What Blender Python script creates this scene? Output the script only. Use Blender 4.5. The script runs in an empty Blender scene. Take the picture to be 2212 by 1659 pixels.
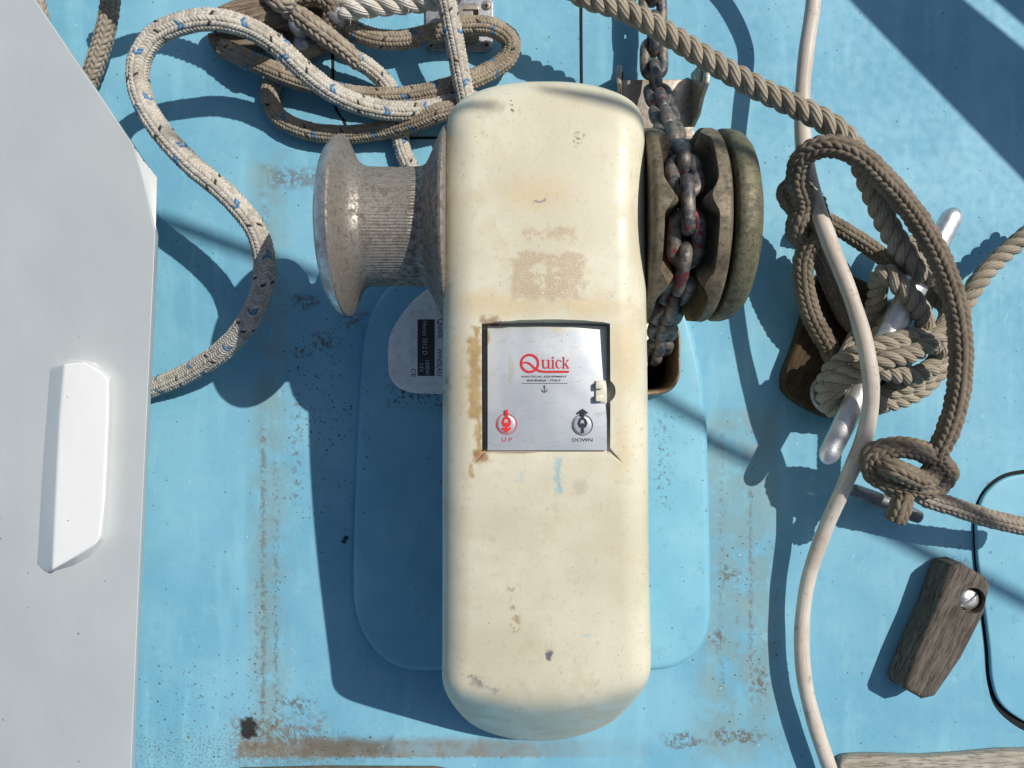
import bpy, bmesh, math, random
import numpy as np
from mathutils import Vector, Matrix

random.seed(7); RNG = np.random.default_rng(7)
scene = bpy.context.scene
COL = scene.collection

# ------------------------------------------------------------------ camera / light
FW = 0.90                                   # width of deck seen in frame (m)
HFOV = math.radians(67.3)
Z = FW / 2 / math.tan(HFOV / 2)             # camera height above deck
U = FW / 2212.0                             # one "unit" (deck pixel of the 2212-wide view), in metres
ZU = Z / U
SX, SY = -0.71, -0.42                       # shadow offset per unit of height

cam = bpy.data.cameras.new('camera'); camo = bpy.data.objects.new('camera', cam); COL.objects.link(camo)
camo.location = (0, 0, Z); camo.rotation_euler = (0, 0, 0)
cam.sensor_fit = 'HORIZONTAL'; cam.angle = HFOV; cam.clip_start = 0.01; cam.clip_end = 500
scene.camera = camo

world = bpy.data.worlds.new('World'); scene.world = world; world.use_nodes = True
wn = world.node_tree
sky = wn.nodes.new('ShaderNodeTexSky'); sky.sky_type = 'NISHITA'; sky.sun_disc = False
elev = math.atan2(1.0, math.hypot(SX, SY))
sky.sun_elevation = elev; sky.sun_rotation = math.atan2(-SX, -SY)
sky.air_density = 1.0; sky.dust_density = 1.6; sky.ozone_density = 0.8
bg = wn.nodes['Background']; bg.inputs['Strength'].default_value = 0.080
wn.links.new(sky.outputs[0], bg.inputs['Color'])

sun = bpy.data.lights.new('sun', 'SUN'); suno = bpy.data.objects.new('sun', sun); COL.objects.link(suno)
sun.energy = 4.35; sun.angle = math.radians(0.5); sun.color = (1.0, 0.95, 0.87)
suno.rotation_euler = Vector((SX, SY, -1)).to_track_quat('-Z', 'Y').to_euler()
suno.location = (1, 1, 2)

vs = scene.view_settings
vs.view_transform = 'Standard'; vs.look = 'None'; vs.exposure = 0.0; vs.gamma = 1.0
scene.render.engine = 'CYCLES'
scene.cycles.max_bounces = 4; scene.cycles.diffuse_bounces = 3; scene.cycles.glossy_bounces = 2

# ------------------------------------------------------------------ coordinates
def P(x, y, h=0.0):
    """world point that stands h units above the deck, seen at (x, y)"""
    f = 1 - h / ZU
    return Vector(((x - 1106) * f * U, -(y - 829.5) * f * U, h * U))
def SH(x, y, h):
    """world point at height h whose shadow falls on the deck at (x, y)"""
    return Vector(((x - 1106 - SX * h) * U, (-(y - 829.5) - SY * h) * U, h * U))
def G(X, Y, h): return Vector((X * U, Y * U, h * U))

# ------------------------------------------------------------------ object helpers
def link(o, parent=None):
    COL.objects.link(o)
    if parent is not None: o.parent = parent
    return o
def tag(o, label=None, cat=None, group=None, kind=None):
    if label: o['label'] = label
    if cat: o['category'] = cat
    if group: o['group'] = group
    if kind: o['kind'] = kind
    return o
def thing(name, label, cat, group=None, loc=(0, 0, 0)):
    o = bpy.data.objects.new(name, None); o.empty_display_size = 0.02
    COL.objects.link(o); o.location = loc
    return tag(o, label, cat, group)
def mesh_np(name, V, F, mat=None, parent=None, uv=None, smooth=True, fcol=None, linkit=True):
    """V (n,3), F (m,4) or (m,3) numpy"""
    V = np.asarray(V, dtype=np.float32); F = np.asarray(F, dtype=np.int32)
    me = bpy.data.meshes.new(name); k = F.shape[1]
    me.vertices.add(len(V)); me.vertices.foreach_set('co', V.ravel())
    me.loops.add(F.size); me.loops.foreach_set('vertex_index', F.ravel())
    me.polygons.add(len(F))
    me.polygons.foreach_set('loop_start', np.arange(len(F), dtype=np.int32) * k)
    me.polygons.foreach_set('loop_total', np.full(len(F), k, dtype=np.int32))
    if uv is not None:
        ul = me.uv_layers.new(name='UVMap')
        ul.data.foreach_set('uv', np.asarray(uv, dtype=np.float32)[F.ravel()].ravel())
    if fcol is not None:
        a = me.attributes.new('Fleck', 'FLOAT_COLOR', 'FACE')
        a.data.foreach_set('color', np.asarray(fcol, dtype=np.float32).ravel())
    me.update(calc_edges=True)
    me.polygons.foreach_set('use_smooth', np.full(len(F), smooth, dtype=bool))
    if mat: me.materials.append(mat)
    o = bpy.data.objects.new(name, me)
    if linkit: link(o, parent)
    if parent is not None: pinv(o)
    return o
def pinv(o):
    p = o.parent
    if p is None: return
    def wm(q):
        b_ = Matrix.Translation(q.location) if q.type == 'EMPTY' else Matrix.Identity(4)
        return b_ if q.parent is None else wm(q.parent) @ q.matrix_parent_inverse @ b_
    o.matrix_parent_inverse = wm(p).inverted()
def bm_obj(name, bm, mat=None, parent=None, smooth_angle=None):
    me = bpy.data.meshes.new(name)
    bmesh.ops.recalc_face_normals(bm, faces=bm.faces[:])
    bm.to_mesh(me); bm.free()
    if mat: me.materials.append(mat)
    if smooth_angle is not None:
        me.polygons.foreach_set('use_smooth', np.ones(len(me.polygons), dtype=bool))
        me.set_sharp_from_angle(angle=math.radians(smooth_angle))
    o = bpy.data.objects.new(name, me); link(o, parent)
    if parent is not None: pinv(o)
    return o
def prism(bm, top, bot):
    """loft between two equally long closed outlines, capped"""
    a = [bm.verts.new(p) for p in top]; b = [bm.verts.new(p) for p in bot]
    n = len(a)
    for i in range(n): bm.faces.new((a[i], a[(i + 1) % n], b[(i + 1) % n], b[i]))
    bm.faces.new(a); bm.faces.new(list(reversed(b)))
    return a, b
def bevel_sharp(bm, w, seg=3, ang=35):
    es = [e for e in bm.edges if len(e.link_faces) == 2 and e.calc_face_angle(0) > math.radians(ang)]
    if es: bmesh.ops.bevel(bm, geom=es, offset=w, segments=seg, profile=0.6, affect='EDGES', clamp_overlap=True)
def outline_slab(name, pts, h0, h1, mat, parent=None, bev=2.0, seg=3, jitter=0):
    """pts: list of (x,y) view px of the top outline at h1; straight walls down to h0 (units)"""
    top = [P(x, y, h1) for x, y in pts]
    bot = [Vector((p.x, p.y, h0 * U)) for p in top]
    bm = bmesh.new(); prism(bm, top, bot)
    bmesh.ops.recalc_face_normals(bm, faces=bm.faces[:])
    if bev: bevel_sharp(bm, bev * U, seg)
    return bm_obj(name, bm, mat, parent, 50)
def catmull(ctrl, closed=False, sub=16):
    C = np.asarray([tuple(c) for c in ctrl], dtype=float)
    n = len(C); out = []
    if closed: idx = lambda i: C[i % n]
    else:
        idx = lambda i: C[i] if 0 <= i < n else (2 * C[0] - C[1] if i < 0 else 2 * C[-1] - C[-2])
    for i in range(n if closed else n - 1):
        p0, p1, p2, p3 = idx(i - 1), idx(i), idx(i + 1), idx(i + 2)
        t0 = 0; t1 = t0 + max(np.linalg.norm(p1 - p0), 1e-9) ** .5
        t2 = t1 + max(np.linalg.norm(p2 - p1), 1e-9) ** .5; t3 = t2 + max(np.linalg.norm(p3 - p2), 1e-9) ** .5
        for t in np.linspace(t1, t2, sub, endpoint=False):
            A1 = (t1 - t) / (t1 - t0) * p0 + (t - t0) / (t1 - t0) * p1
            A2 = (t2 - t) / (t2 - t1) * p1 + (t - t1) / (t2 - t1) * p2
            A3 = (t3 - t) / (t3 - t2) * p2 + (t - t2) / (t3 - t2) * p3
            B1 = (t2 - t) / (t2 - t0) * A1 + (t - t0) / (t2 - t0) * A2
            B2 = (t3 - t) / (t3 - t1) * A2 + (t - t1) / (t3 - t1) * A3
            out.append((t2 - t) / (t2 - t1) * B1 + (t - t1) / (t2 - t1) * B2)
    if not closed: out.append(C[-1])
    return np.array(out)
def resample(pts, step):
    d = np.linalg.norm(np.diff(pts, axis=0), axis=1); s = np.concatenate([[0], np.cumsum(d)])
    n = max(int(s[-1] / step), 4); t = np.linspace(0, s[-1], n + 1)
    return np.stack([np.interp(t, s, pts[:, k]) for k in range(3)], axis=1), t
def frames(pts):
    T = np.gradient(pts, axis=0); T /= np.linalg.norm(T, axis=1)[:, None]
    N = np.zeros_like(T); a = np.array([0, 0, 1.0])
    if abs(T[0] @ a) > .9: a = np.array([1.0, 0, 0])
    n = a - T[0] * (a @ T[0]); N[0] = n / np.linalg.norm(n)
    for i in range(1, len(T)):
        n = N[i - 1] - T[i] * (N[i - 1] @ T[i]); N[i] = n / np.linalg.norm(n)
    return T, N, np.cross(T, N)
def path(ctrl, step):
    return resample(catmull(ctrl), step)
def tube_faces(nu, nv):
    i = np.arange(nu - 1)[:, None]; j = np.arange(nv - 1)[None, :]
    a = i * nv + j
    return np.stack([a, a + 1, a + nv + 1, a + nv], axis=-1).reshape(-1, 4)
def sweep(name, pts, u, R, ns, mat, parent=None, disp=None, twist=0.0, fcolf=None, cap=True, rfun=None):
    T, N, B = frames(pts); nu = len(pts)
    th = np.linspace(0, 2 * math.pi, ns + 1)
    uu, tt = np.meshgrid(u, th, indexing='ij')
    v = tt / (2 * math.pi)
    r = np.full(uu.shape, R, dtype=float)
    if rfun is not None: r = r * rfun(uu / u[-1])
    if disp is not None: r = r + disp(uu, v)
    if cap:
        for k, f in ((0, .35), (1, .8)):
            r[k] *= f; r[-1 - k] *= f
    V = pts[:, None, :] + r[..., None] * (np.cos(tt)[..., None] * N[:, None, :] + np.sin(tt)[..., None] * B[:, None, :])
    F = tube_faces(nu, ns + 1)
    uv = np.stack([uu.ravel(), (v + twist * uu).ravel()], axis=1)
    fc = None
    if fcolf is not None:
        uc = (uu[:-1, :-1] + uu[1:, 1:]) / 2; vc = (v[:-1, :-1] + v[1:, 1:]) / 2
        fc = fcolf(uc, vc).reshape(-1, 4)
    return mesh_np(name, V.reshape(-1, 3), F, mat, parent, uv=uv, fcol=fc)
def lathe(name, prof, axis_pt, mat, parent=None, ns=96, rfun=None, sharp=40):
    """prof: list of (X along +x, r) in units; axis along world x through axis_pt"""
    prof = np.array(prof, dtype=float); n = len(prof)
    th = np.linspace(0, 2 * math.pi, ns, endpoint=False)
    V = np.zeros((n, ns, 3))
    r = np.repeat(prof[:, 1:2], ns, axis=1)
    if rfun is not None: r = rfun(prof[:, 0:1] + 0 * r, th[None, :] + 0 * r, r)
    V[..., 0] = prof[:, 0:1] * U; V[..., 1] = axis_pt[1] + r * np.cos(th) * U; V[..., 2] = axis_pt[2] + r * np.sin(th) * U
    i = np.arange(n - 1)[:, None]; j = np.arange(ns)[None, :]; jj = (j + 1) % ns
    F = np.stack([i * ns + j, i * ns + jj, (i + 1) * ns + jj, (i + 1) * ns + j], axis=-1).reshape(-1, 4)
    o = mesh_np(name, V.reshape(-1, 3), F, mat, parent)
    if sharp: o.data.set_sharp_from_angle(angle=math.radians(sharp))
    return o
def vlathe(bm, c, prof, ns=24):
    """small round piece standing on +z at c; prof list of (r,z) metres from outside bottom to centre top"""
    rings = []
    for r, z in prof:
        if r < 1e-7: rings.append([bm.verts.new((c[0], c[1], c[2] + z))])
        else: rings.append([bm.verts.new((c[0] + r * math.cos(2 * math.pi * i / ns), c[1] + r * math.sin(2 * math.pi * i / ns), c[2] + z)) for i in range(ns)])
    for a, b in zip(rings[:-1], rings[1:]):
        for i in range(ns):
            if len(b) == 1: bm.faces.new((a[i], a[(i + 1) % ns], b[0]))
            elif len(a) == 1: bm.faces.new((a[0], b[(i + 1) % ns], b[i]))
            else: bm.faces.new((a[i], a[(i + 1) % ns], b[(i + 1) % ns], b[i]))

# ------------------------------------------------------------------ material helpers
class M:
    def __init__(s, name, dim='3D'):
        s.dim = dim
        s.m = bpy.data.materials.new(name); s.m.use_nodes = True
        s.t = s.m.node_tree; s.b = s.t.nodes['Principled BSDF']
        s.geo = s.t.nodes.new('ShaderNodeNewGeometry'); s.pos = s.geo.outputs['Position']
        s.tc = s.t.nodes.new('ShaderNodeTexCoord')
    def L(s, a, b): s.t.links.new(a, b)
    def put(s, sock, v):
        if isinstance(v, bpy.types.NodeSocket): s.L(v, sock)
        elif isinstance(v, (tuple, list)) and len(v) == 3 and sock.type == 'RGBA': sock.default_value = (*v, 1)
        else: sock.default_value = v
    def math(s, op, a, b=0.0, c=0.0, clamp=False):
        n = s.t.nodes.new('ShaderNodeMath'); n.operation = op; n.use_clamp = clamp
        for i, x in enumerate((a, b, c)): s.put(n.inputs[i], x)
        return n.outputs[0]
    def vmath(s, op, a, b=(0, 0, 0)):
        n = s.t.nodes.new('ShaderNodeVectorMath'); n.operation = op
        s.put(n.inputs[0], a)
        if op == 'SCALE': s.put(n.inputs['Scale'], b)
        else: s.put(n.inputs[1], b)
        return n.outputs[0]
    def noise(s, scale, detail=3.0, vec=None, rough=0.55, color=False, dist=0.0):
        n = s.t.nodes.new('ShaderNodeTexNoise'); n.noise_dimensions = s.dim; s.L(vec or s.pos, n.inputs['Vector'])
        n.inputs['Scale'].default_value = scale; n.inputs['Detail'].default_value = detail
        n.inputs['Roughness'].default_value = rough; n.inputs['Distortion'].default_value = dist
        return n.outputs['Color' if color else 'Fac']
    def vor(s, scale, vec=None, feature='F1', rnd=1.0):
        n = s.t.nodes.new('ShaderNodeTexVoronoi'); n.voronoi_dimensions = s.dim; s.L(vec or s.pos, n.inputs['Vector']); n.feature = feature
        n.inputs['Scale'].default_value = scale; n.inputs['Randomness'].default_value = rnd
        return n.outputs
    def rng(s, v, a, b, c=0.0, d=1.0, smooth=True):
        n = s.t.nodes.new('ShaderNodeMapRange'); n.clamp = True
        if smooth: n.interpolation_type = 'SMOOTHSTEP'
        s.put(n.inputs[0], v)
        for k, x in zip((1, 2, 3, 4), (a, b, c, d)): s.put(n.inputs[k], x)
        return n.outputs[0]
    def mix(s, f, a, b, mode='MIX'):
        n = s.t.nodes.new('ShaderNodeMix'); n.data_type = 'RGBA'; n.blend_type = mode
        s.put(n.inputs[0], f); s.put(n.inputs[6], a); s.put(n.inputs[7], b)
        return n.outputs[2]
    def mixf(s, f, a, b):
        n = s.t.nodes.new('ShaderNodeMix'); n.data_type = 'FLOAT'
        s.put(n.inputs[0], f); s.put(n.inputs[2], a); s.put(n.inputs[3], b)
        return n.outputs[0]
    def scaled(s, v, sc):
        n = s.t.nodes.new('ShaderNodeMapping'); s.L(v, n.inputs[0]); n.inputs['Scale'].default_value = sc
        return n.outputs[0]
    def sep(s, v):
        n = s.t.nodes.new('ShaderNodeSeparateXYZ'); s.L(v, n.inputs[0]); return n.outputs
    def mul(s, *a):
        r = a[0]
        for x in a[1:]: r = s.math('MULTIPLY', r, x)
        return r
    def warped(s, amp, scale, detail=4.0):
        n = s.noise(scale, detail, color=True)
        return s.vmath('ADD', s.pos, s.vmath('SCALE', s.vmath('SUBTRACT', n, (.5, .5, .5)), amp))
    def box(s, x0, y0, x1, y1, h, soft=8.0, vec=None, rot=0.0):
        """1 inside the view-px box at height h, fading over soft units"""
        a, b = P(x0, y0, h), P(x1, y1, h)
        sx = s.sep(vec or s.pos)
        cx, cy = (a.x + b.x) / 2, (a.y + b.y) / 2
        ux = s.math('SUBTRACT', sx[0], cx); uy = s.math('SUBTRACT', sx[1], cy)
        if rot:
            c_, s_ = math.cos(rot), math.sin(rot)
            ux, uy = (s.math('ADD', s.mul(ux, c_), s.mul(uy, s_)), s.math('SUBTRACT', s.mul(uy, c_), s.mul(ux, s_)))
        dx = s.math('SUBTRACT', s.math('ABSOLUTE', ux), abs(b.x - a.x) / 2)
        dy = s.math('SUBTRACT', s.math('ABSOLUTE', uy), abs(b.y - a.y) / 2)
        return s.rng(s.math('MAXIMUM', dx, dy), soft * U, -soft * U)
    def ell(s, x, y, rx, ry, h, soft=.5, vec=None):
        c = P(x, y, h); f = (1 - h / ZU) * U
        sx = s.sep(vec or s.pos)
        ax = s.math('DIVIDE', s.math('SUBTRACT', sx[0], c.x), rx * f); ay = s.math('DIVIDE', s.math('SUBTRACT', sx[1], c.y), ry * f)
        d = s.math('SQRT', s.math('ADD', s.mul(ax, ax), s.mul(ay, ay)))
        return s.rng(d, 1 + soft, 1 - soft)
    def bump(s, hgt, strength=.3, dist=.001, normal=None):
        n = s.t.nodes.new('ShaderNodeBump'); n.inputs['Strength'].default_value = strength; n.inputs['Distance'].default_value = dist
        s.L(hgt, n.inputs['Height'])
        if normal is not None: s.L(normal, n.inputs['Normal'])
        return n.outputs[0]
    def specks(s, scale, rad, frac, vec=None):
        """irregular round specks: fraction of cells carry one"""
        v = s.vor(scale, vec)
        keep = s.math('LESS_THAN', s.sep(v['Color'])[0], frac)
        rr = s.mul(s.sep(v['Color'])[1], rad)
        return s.mul(keep, s.math('LESS_THAN', v['Distance'], rr))
    def done(s, color=None, rough=None, metal=None, normal=None, spec=None, coat=None):
        for k, v in (('Base Color', color), ('Roughness', rough), ('Metallic', metal), ('Normal', normal), ('Specular IOR Level', spec), ('Coat Weight', coat)):
            if v is not None: s.put(s.b.inputs[k], v)
        return s.m

def simple(name, col, rough=.5, metal=0.0, var=.15, scale=60, bump=0.0):
    m = M(name); f = m.noise(scale, 4)
    c = m.mix(m.rng(f, .3, .7), tuple(x * (1 - var) for x in col), tuple(min(x * (1 + var), 1) for x in col))
    nm = m.bump(m.noise(scale * 8, 3), bump, .0006) if bump else None
    return m.done(c, rough, metal, nm)

BLUE1, BLUE2 = (.138, .362, .498), (.190, .428, .558)
def mk_deck():
    m = M('deck_paint', '2D')
    big = m.noise(9, 2); fine = m.noise(120, 3); mid = m.noise(38, 3)
    c = m.mix(m.rng(big, .3, .7), BLUE1, BLUE2)
    c = m.mix(m.mul(m.rng(mid, .5, .8), .4), c, (.235, .46, .54))
    c = m.mix(m.mul(m.rng(fine, .55, .75), .18), c, (.10, .27, .36))
    # chalky brushed streaks at left
    st = m.noise(10, 3, m.scaled(m.pos, (6, .8, 1)))
    c = m.mix(m.mul(m.rng(st, .5, .75), .35), c, (.24, .52, .62))
    w = m.warped(.02, 60, 3); w2 = m.warped(.006, 220, 2)
    grime = m.noise(190, 4, rough=.7); grit = m.noise(520, 2, rough=.7)
    def stain(mask, lo, hi, col, amt):
        nonlocal c
        c = m.mix(m.mul(mask, m.rng(grime, lo, hi), amt), c, col)
    # grey-green film each side of the pad
    film = m.math('MAXIMUM', m.box(545, 330, 615, 1620, 0, 26, w2), m.box(1510, 880, 1680, 1640, 0, 34, w))
    c = m.mix(m.mul(film, m.rng(mid, .25, .6), .55), c, (.19, .26, .245))
    # rust-brown dirt lines and crumbs
    for x0, y0, x1, y1, s_, lo, am in ((566, 930, 571, 1600, 9, .44, .85), (594, 1000, 598, 1570, 7, .46, .8), (552, 1250, 556, 1480, 5, .46, .6),
                                     (1619, 1060, 1624, 1520, 6, .44, .75), (1556, 940, 1562, 1500, 8, .50, .6), (1592, 1180, 1596, 1420, 6, .50, .5),
                                     (566, 360, 576, 560, 12, .46, .5), (585, 365, 690, 405, 12, .42, .6), (632, 850, 650, 1090, 12, .50, .6)):
        stain(m.box(x0, y0, x1, y1, 0, s_, w2), lo, lo + .10, (.125, .080, .050), am)
    for x, y, rx, ry in ((700, 738, 26, 20), (655, 765, 16, 14), (660, 650, 26, 16), (1640, 1470, 14, 40), (1590, 1592, 60, 14), (1480, 1600, 40, 16), (1575, 1240, 14, 20), (640, 1520, 40, 14), (760, 690, 30, 24), (1545, 1380, 16, 26)):
        c = m.mix(m.mul(m.ell(x, y, rx, ry, 0, .5, w), m.rng(grime, .44, .56), .75), c, (.115, .078, .05))
    # dirty ledge along the bottom
    sx_ = m.sep(m.pos)
    low = m.mul(m.box(512, 1597, 1410, 1700, 0, 12, w2), m.box(512, 1500, 1410, 1636, 0, 3, w2), m.rng(m.noise(30, 4, rough=.7), .30, .62, .55, 1.0), m.rng(sx_[0], P(1400, 0).x, P(1000, 0).x, .10, .92))
    c = m.mix(low, c, (.20, .182, .145))
    c = m.mix(m.mul(m.box(655, 1596, 840, 1632, 0, 16, w), .55), c, (.085, .062, .038))
    c = m.mix(m.mul(m.box(505, 1550, 700, 1640, 0, 30, w), m.rng(grime, .4, .6), .8), c, (.16, .12, .085))
    c = m.mix(m.mul(m.box(290, 1575, 760, 1670, 0, 30, w), m.rng(grit, .52, .62), .6), c, (.12, .15, .12))
    c = m.mix(m.mul(m.ell(537, 1573, 20, 24, 0, .25, w2), .95), c, (.018, .012, .010))
    c = m.mix(m.mul(m.ell(745, 1166, 6, 9, 0, .3, w2), .95), c, (.012, .010, .010))
    c = m.mix(m.mul(m.ell(2050, 1245, 45, 40, 0, .5, w), m.rng(grime, .42, .6), .7), c, (.05, .05, .045))
    c = m.mix(m.mul(m.ell(880, 300, 60, 16, 0, .5, w), m.rng(grime, .42, .6), .6), c, (.3, .36, .34))
    # scattered black and brown specks
    near = m.math('MAXIMUM', m.box(590, 620, 780, 1180, 0, 60, w), m.box(290, 1400, 700, 1660, 0, 60, w))
    c = m.mix(m.mul(m.specks(420, .22, .14), near, .65), c, (.03, .022, .018))
    c = m.mix(m.mul(m.specks(190, .22, .12), near, .6), c, (.075, .045, .03))
    c = m.mix(m.mul(m.specks(95, .075, .16), .75), c, (.03, .05, .055))
    c = m.mix(m.mul(m.specks(36, .05, .2), .35), c, (.05, .06, .05))
    c = m.mix(m.mul(m.specks(60, .04, .05), .8), c, (.62, .66, .64))
    # scratches
    sc = m.noise(40, 2, m.scaled(w, (14, 1.2, 1)))
    c = m.mix(m.mul(m.rng(sc, .70, .74), .22), c, (.42, .62, .68))
    nm = m.bump(m.noise(110, 3), .16, .0010)
    return m.done(c, m.rng(fine, .3, .7, .56, .70), 0, nm, .3)
def mk_pad():
    m = M('pad_paint', '2D')
    c = m.mix(m.rng(m.noise(14, 3), .3, .7), (.155, .40, .535), (.20, .46, .58))
    c = m.mix(m.mul(m.rng(m.noise(90, 4), .55, .8), .3), c, (.11, .27, .34))
    w = m.warped(.006, 200, 4)
    gr = m.noise(240, 4, rough=.7)
    c = m.mix(m.mul(m.box(1415, 900, 1450, 1100, 40, 20, w), m.rng(gr, .55, .66), .8), c, (.08, .07, .045))
    c = m.mix(m.mul(m.box(840, 830, 1000, 880, 40, 18, w), m.rng(gr, .5, .62), .8), c, (.05, .055, .05))
    c = m.mix(m.mul(m.specks(110, .08, .14), .85), c, (.03, .03, .028))
    c = m.mix(m.mul(m.specks(48, .07, .14), .5), c, (.08, .07, .05))
    nm = m.bump(m.noise(60, 3), .15, .0015)
    return m.done(c, .48, 0, nm, .4)
def mk_cover():
    m = M('gelcoat_cream', '2D')
    h = 490
    c = m.mix(m.rng(m.noise(14, 3), .3, .7), (.555, .518, .385), (.650, .617, .480))
    c = m.mix(m.mul(m.rng(m.noise(30, 4, rough=.7), .52, .74), .5), c, (.50, .43, .28))
    w = m.warped(.008, 160, 5); w3 = m.warped(.016, 60, 4)
    gr = m.noise(300, 5, rough=.72); gr2 = m.noise(120, 5, rough=.7)
    # ochre staining round the panel recess and crown
    for x, y, rx, ry, a in ((1150, 420, 70, 30, .4), (1080, 660, 90, 22, .5), (1350, 760, 26, 80, .45), (1260, 665, 60, 15, .5), (1345, 970, 18, 60, .4), (1000, 820, 20, 120, .25)):
        c = m.mix(m.mul(m.ell(x, y, rx, ry, h, .8, w3), a), c, (.58, .42, .20))
    # fine speckle dirt
    c = m.mix(m.mul(m.rng(gr, .6, .72), .5), c, (.40, .34, .22))
    c = m.mix(m.mul(m.rng(gr2, .60, .75), .35), c, (.46, .42, .33))
    c = m.mix(m.mul(m.specks(130, .05, .16), .85), c, (.10, .07, .04))
    # vertical scuffs
    sc = m.noise(46, 3, m.scaled(m.warped(.012, 40), (10, 1.6, 1)))
    c = m.mix(m.mul(m.rng(sc, .67, .75), .3), c, (.38, .33, .26))
    # sticker residue
    w4 = m.warped(.014, 110, 5)
    res = m.math('MAXIMUM', m.box(1131, 492, 1252, 515, 515, 5, w4), m.math('MAXIMUM', m.box(1118, 545, 1258, 600, 512, 5, w4), m.box(1106, 560, 1262, 648, 508, 6, w4)))
    crack = m.vor(620, feature='DISTANCE_TO_EDGE')['Distance']
    rc = m.mix(m.rng(crack, .02, .16), (.36, .27, .175), (.50, .41, .28))
    rc = m.mix(m.mul(m.rng(gr2, .5, .7), .6), rc, (.56, .50, .37))
    c = m.mix(m.mul(res, m.rng(m.noise(95, 5, rough=.75), .39, .45), .85), c, rc)
    # bared tan laminate left of the panel
    tan_ = m.math('MAXIMUM', m.box(1013, 728, 1039, 905, 490, 5, w), m.math('MAXIMUM', m.box(1024, 705, 1036, 730, 490, 3, w), m.box(1027, 890, 1041, 985, 485, 4, w)))
    tan_ = m.math('MAXIMUM', tan_, m.box(1014, 1000, 1022, 1028, 482, 3, w))
    c = m.mix(tan_, c, m.mix(m.rng(gr2, .3, .7), (.37, .25, .115), (.45, .32, .16)))
    # brown rusty wash in the recess corners
    c = m.mix(m.mul(m.ell(1038, 988, 16, 14, 482, .6, w), .8), c, (.27, .13, .05))
    c = m.mix(m.mul(m.box(1040, 686, 1075, 706, 490, 5, w), .75), c, (.25, .14, .055))
    # blue paint smears, grey marks, brown scribble
    c = m.mix(m.mul(m.box(1198, 985, 1212, 1066, 478, 5, w), m.rng(gr2, .36, .52), .85), c, (.26, .43, .47))
    c = m.mix(m.mul(m.box(1120, 1020, 1128, 1042, 476, 3, w), .5), c, (.36, .50, .50))
    c = m.mix(m.mul(m.ell(1268, 1374, 8, 5, 440, .4, w), .7), c, (.34, .50, .52))
    c = m.mix(m.mul(m.ell(1187, 1412, 7, 13, 430, .3, w), .95), c, (.13, .13, .16))
    c = m.mix(m.mul(m.ell(1480 - 230, 1050, 14, 18, 470, .5, w), .45), c, (.40, .33, .25))
    c = m.mix(m.mul(m.box(1100, 1260, 1122, 1370, 450, 6, w), m.rng(gr2, .50, .57), .8), c, (.36, .26, .13))
    c = m.mix(m.mul(m.box(1002, 1448, 1050, 1460, 400, 5, w, -.5), m.rng(gr2, .4, .55), .8), c, (.20, .19, .19))
    c = m.mix(m.mul(m.box(1020, 1462, 1080, 1474, 385, 5, w, -.4), m.rng(gr2, .4, .55), .6), c, (.24, .23, .23))
    c = m.mix(m.mul(m.ell(1248, 300, 10, 15, 505, .6, w), m.rng(gr, .5, .56), .95), c, (.04, .035, .025))
    c = m.mix(m.mul(m.ell(1105, 235, 4, 24, 490, .5, w), m.rng(gr, .52, .56), .9), c, (.07, .06, .05))
    c = m.mix(m.mul(m.box(1153, 432, 1180, 436, 512, 1.5, w), .8), c, (.13, .15, .19))
    c = m.mix(m.mul(m.ell(968, 840, 10, 30, 430, .6, w), m.rng(gr2, .45, .6), .7), c, (.16, .14, .10))
    nm = m.bump(m.math('ADD', m.noise(170, 3), m.mul(res, .35)), .10, .0006)
    return m.done(c, m.rng(m.noise(60, 3), .3, .7, .33, .50), 0, nm, .45)
def mk_panel():
    m = M('panel_print', '2D')
    c = m.mix(m.rng(m.noise(18, 3), .3, .7), (.44, .47, .505), (.56, .59, .615))
    w = m.warped(.005, 160, 5)
    c = m.mix(m.mul(m.box(1050, 700, 1082, 885, 474, 7, w), .55), c, (.66, .67, .65))
    c = m.mix(m.mul(m.box(1052, 700, 1312, 711, 474, 5, w), .6), c, (.58, .54, .42))
    c = m.mix(m.mul(m.ell(1104, 800, 5, 34, 474, .5, w), .55), c, (.50, .45, .33))
    c = m.mix(m.mul(m.ell(1204, 712, 12, 10, 474, .5, w), .6), c, (.52, .45, .30))
    c = m.mix(m.mul(m.ell(1055, 733, 4, 12, 474, .3, w), .9), c, (.46, .37, .2))
    c = m.mix(m.mul(m.specks(260, .10, .04), .8), c, (.06, .05, .04))
    ss = m.noise(60, 3, m.scaled(m.warped(.01, 60, 2), (1, 9, 1)))
    c = m.mix(m.mul(m.rng(ss, .66, .71), .4), c, (.30, .30, .29))
    c = m.mix(m.mul(m.rng(m.noise(70, 4, rough=.7), .56, .7), .3), c, (.42, .40, .34))
    nm = m.bump(m.noise(22, 2), .35, .002)
    nm = m.bump(m.noise(900, 2), .08, .0003, nm)
    return m.done(c, .38, .35, nm)
def metal_dirty(name, base, dirt, metal=.6, rough=.42, scale=90, amt=.7, pit=300, streak=None):
    m = M(name)
    d = m.noise(scale, 5, rough=.72, vec=m.tc.outputs['Object'] if streak is None else m.scaled(m.pos, streak))
    p = m.noise(pit, 4, rough=.75)
    f = m.mul(m.rng(d, .38, .66), amt)
    f2 = m.mul(m.rng(p, .52, .62), .75 * amt)
    c = m.mix(f, base, dirt); c = m.mix(f2, c, tuple(x * .35 for x in dirt))
    mt = m.math('MULTIPLY', m.math('SUBTRACT', 1.0, m.math('MAXIMUM', f, f2)), metal)
    nm = m.bump(p, .35, .0007)
    return m.done(c, m.mixf(f, rough, .75), mt, nm)
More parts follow.
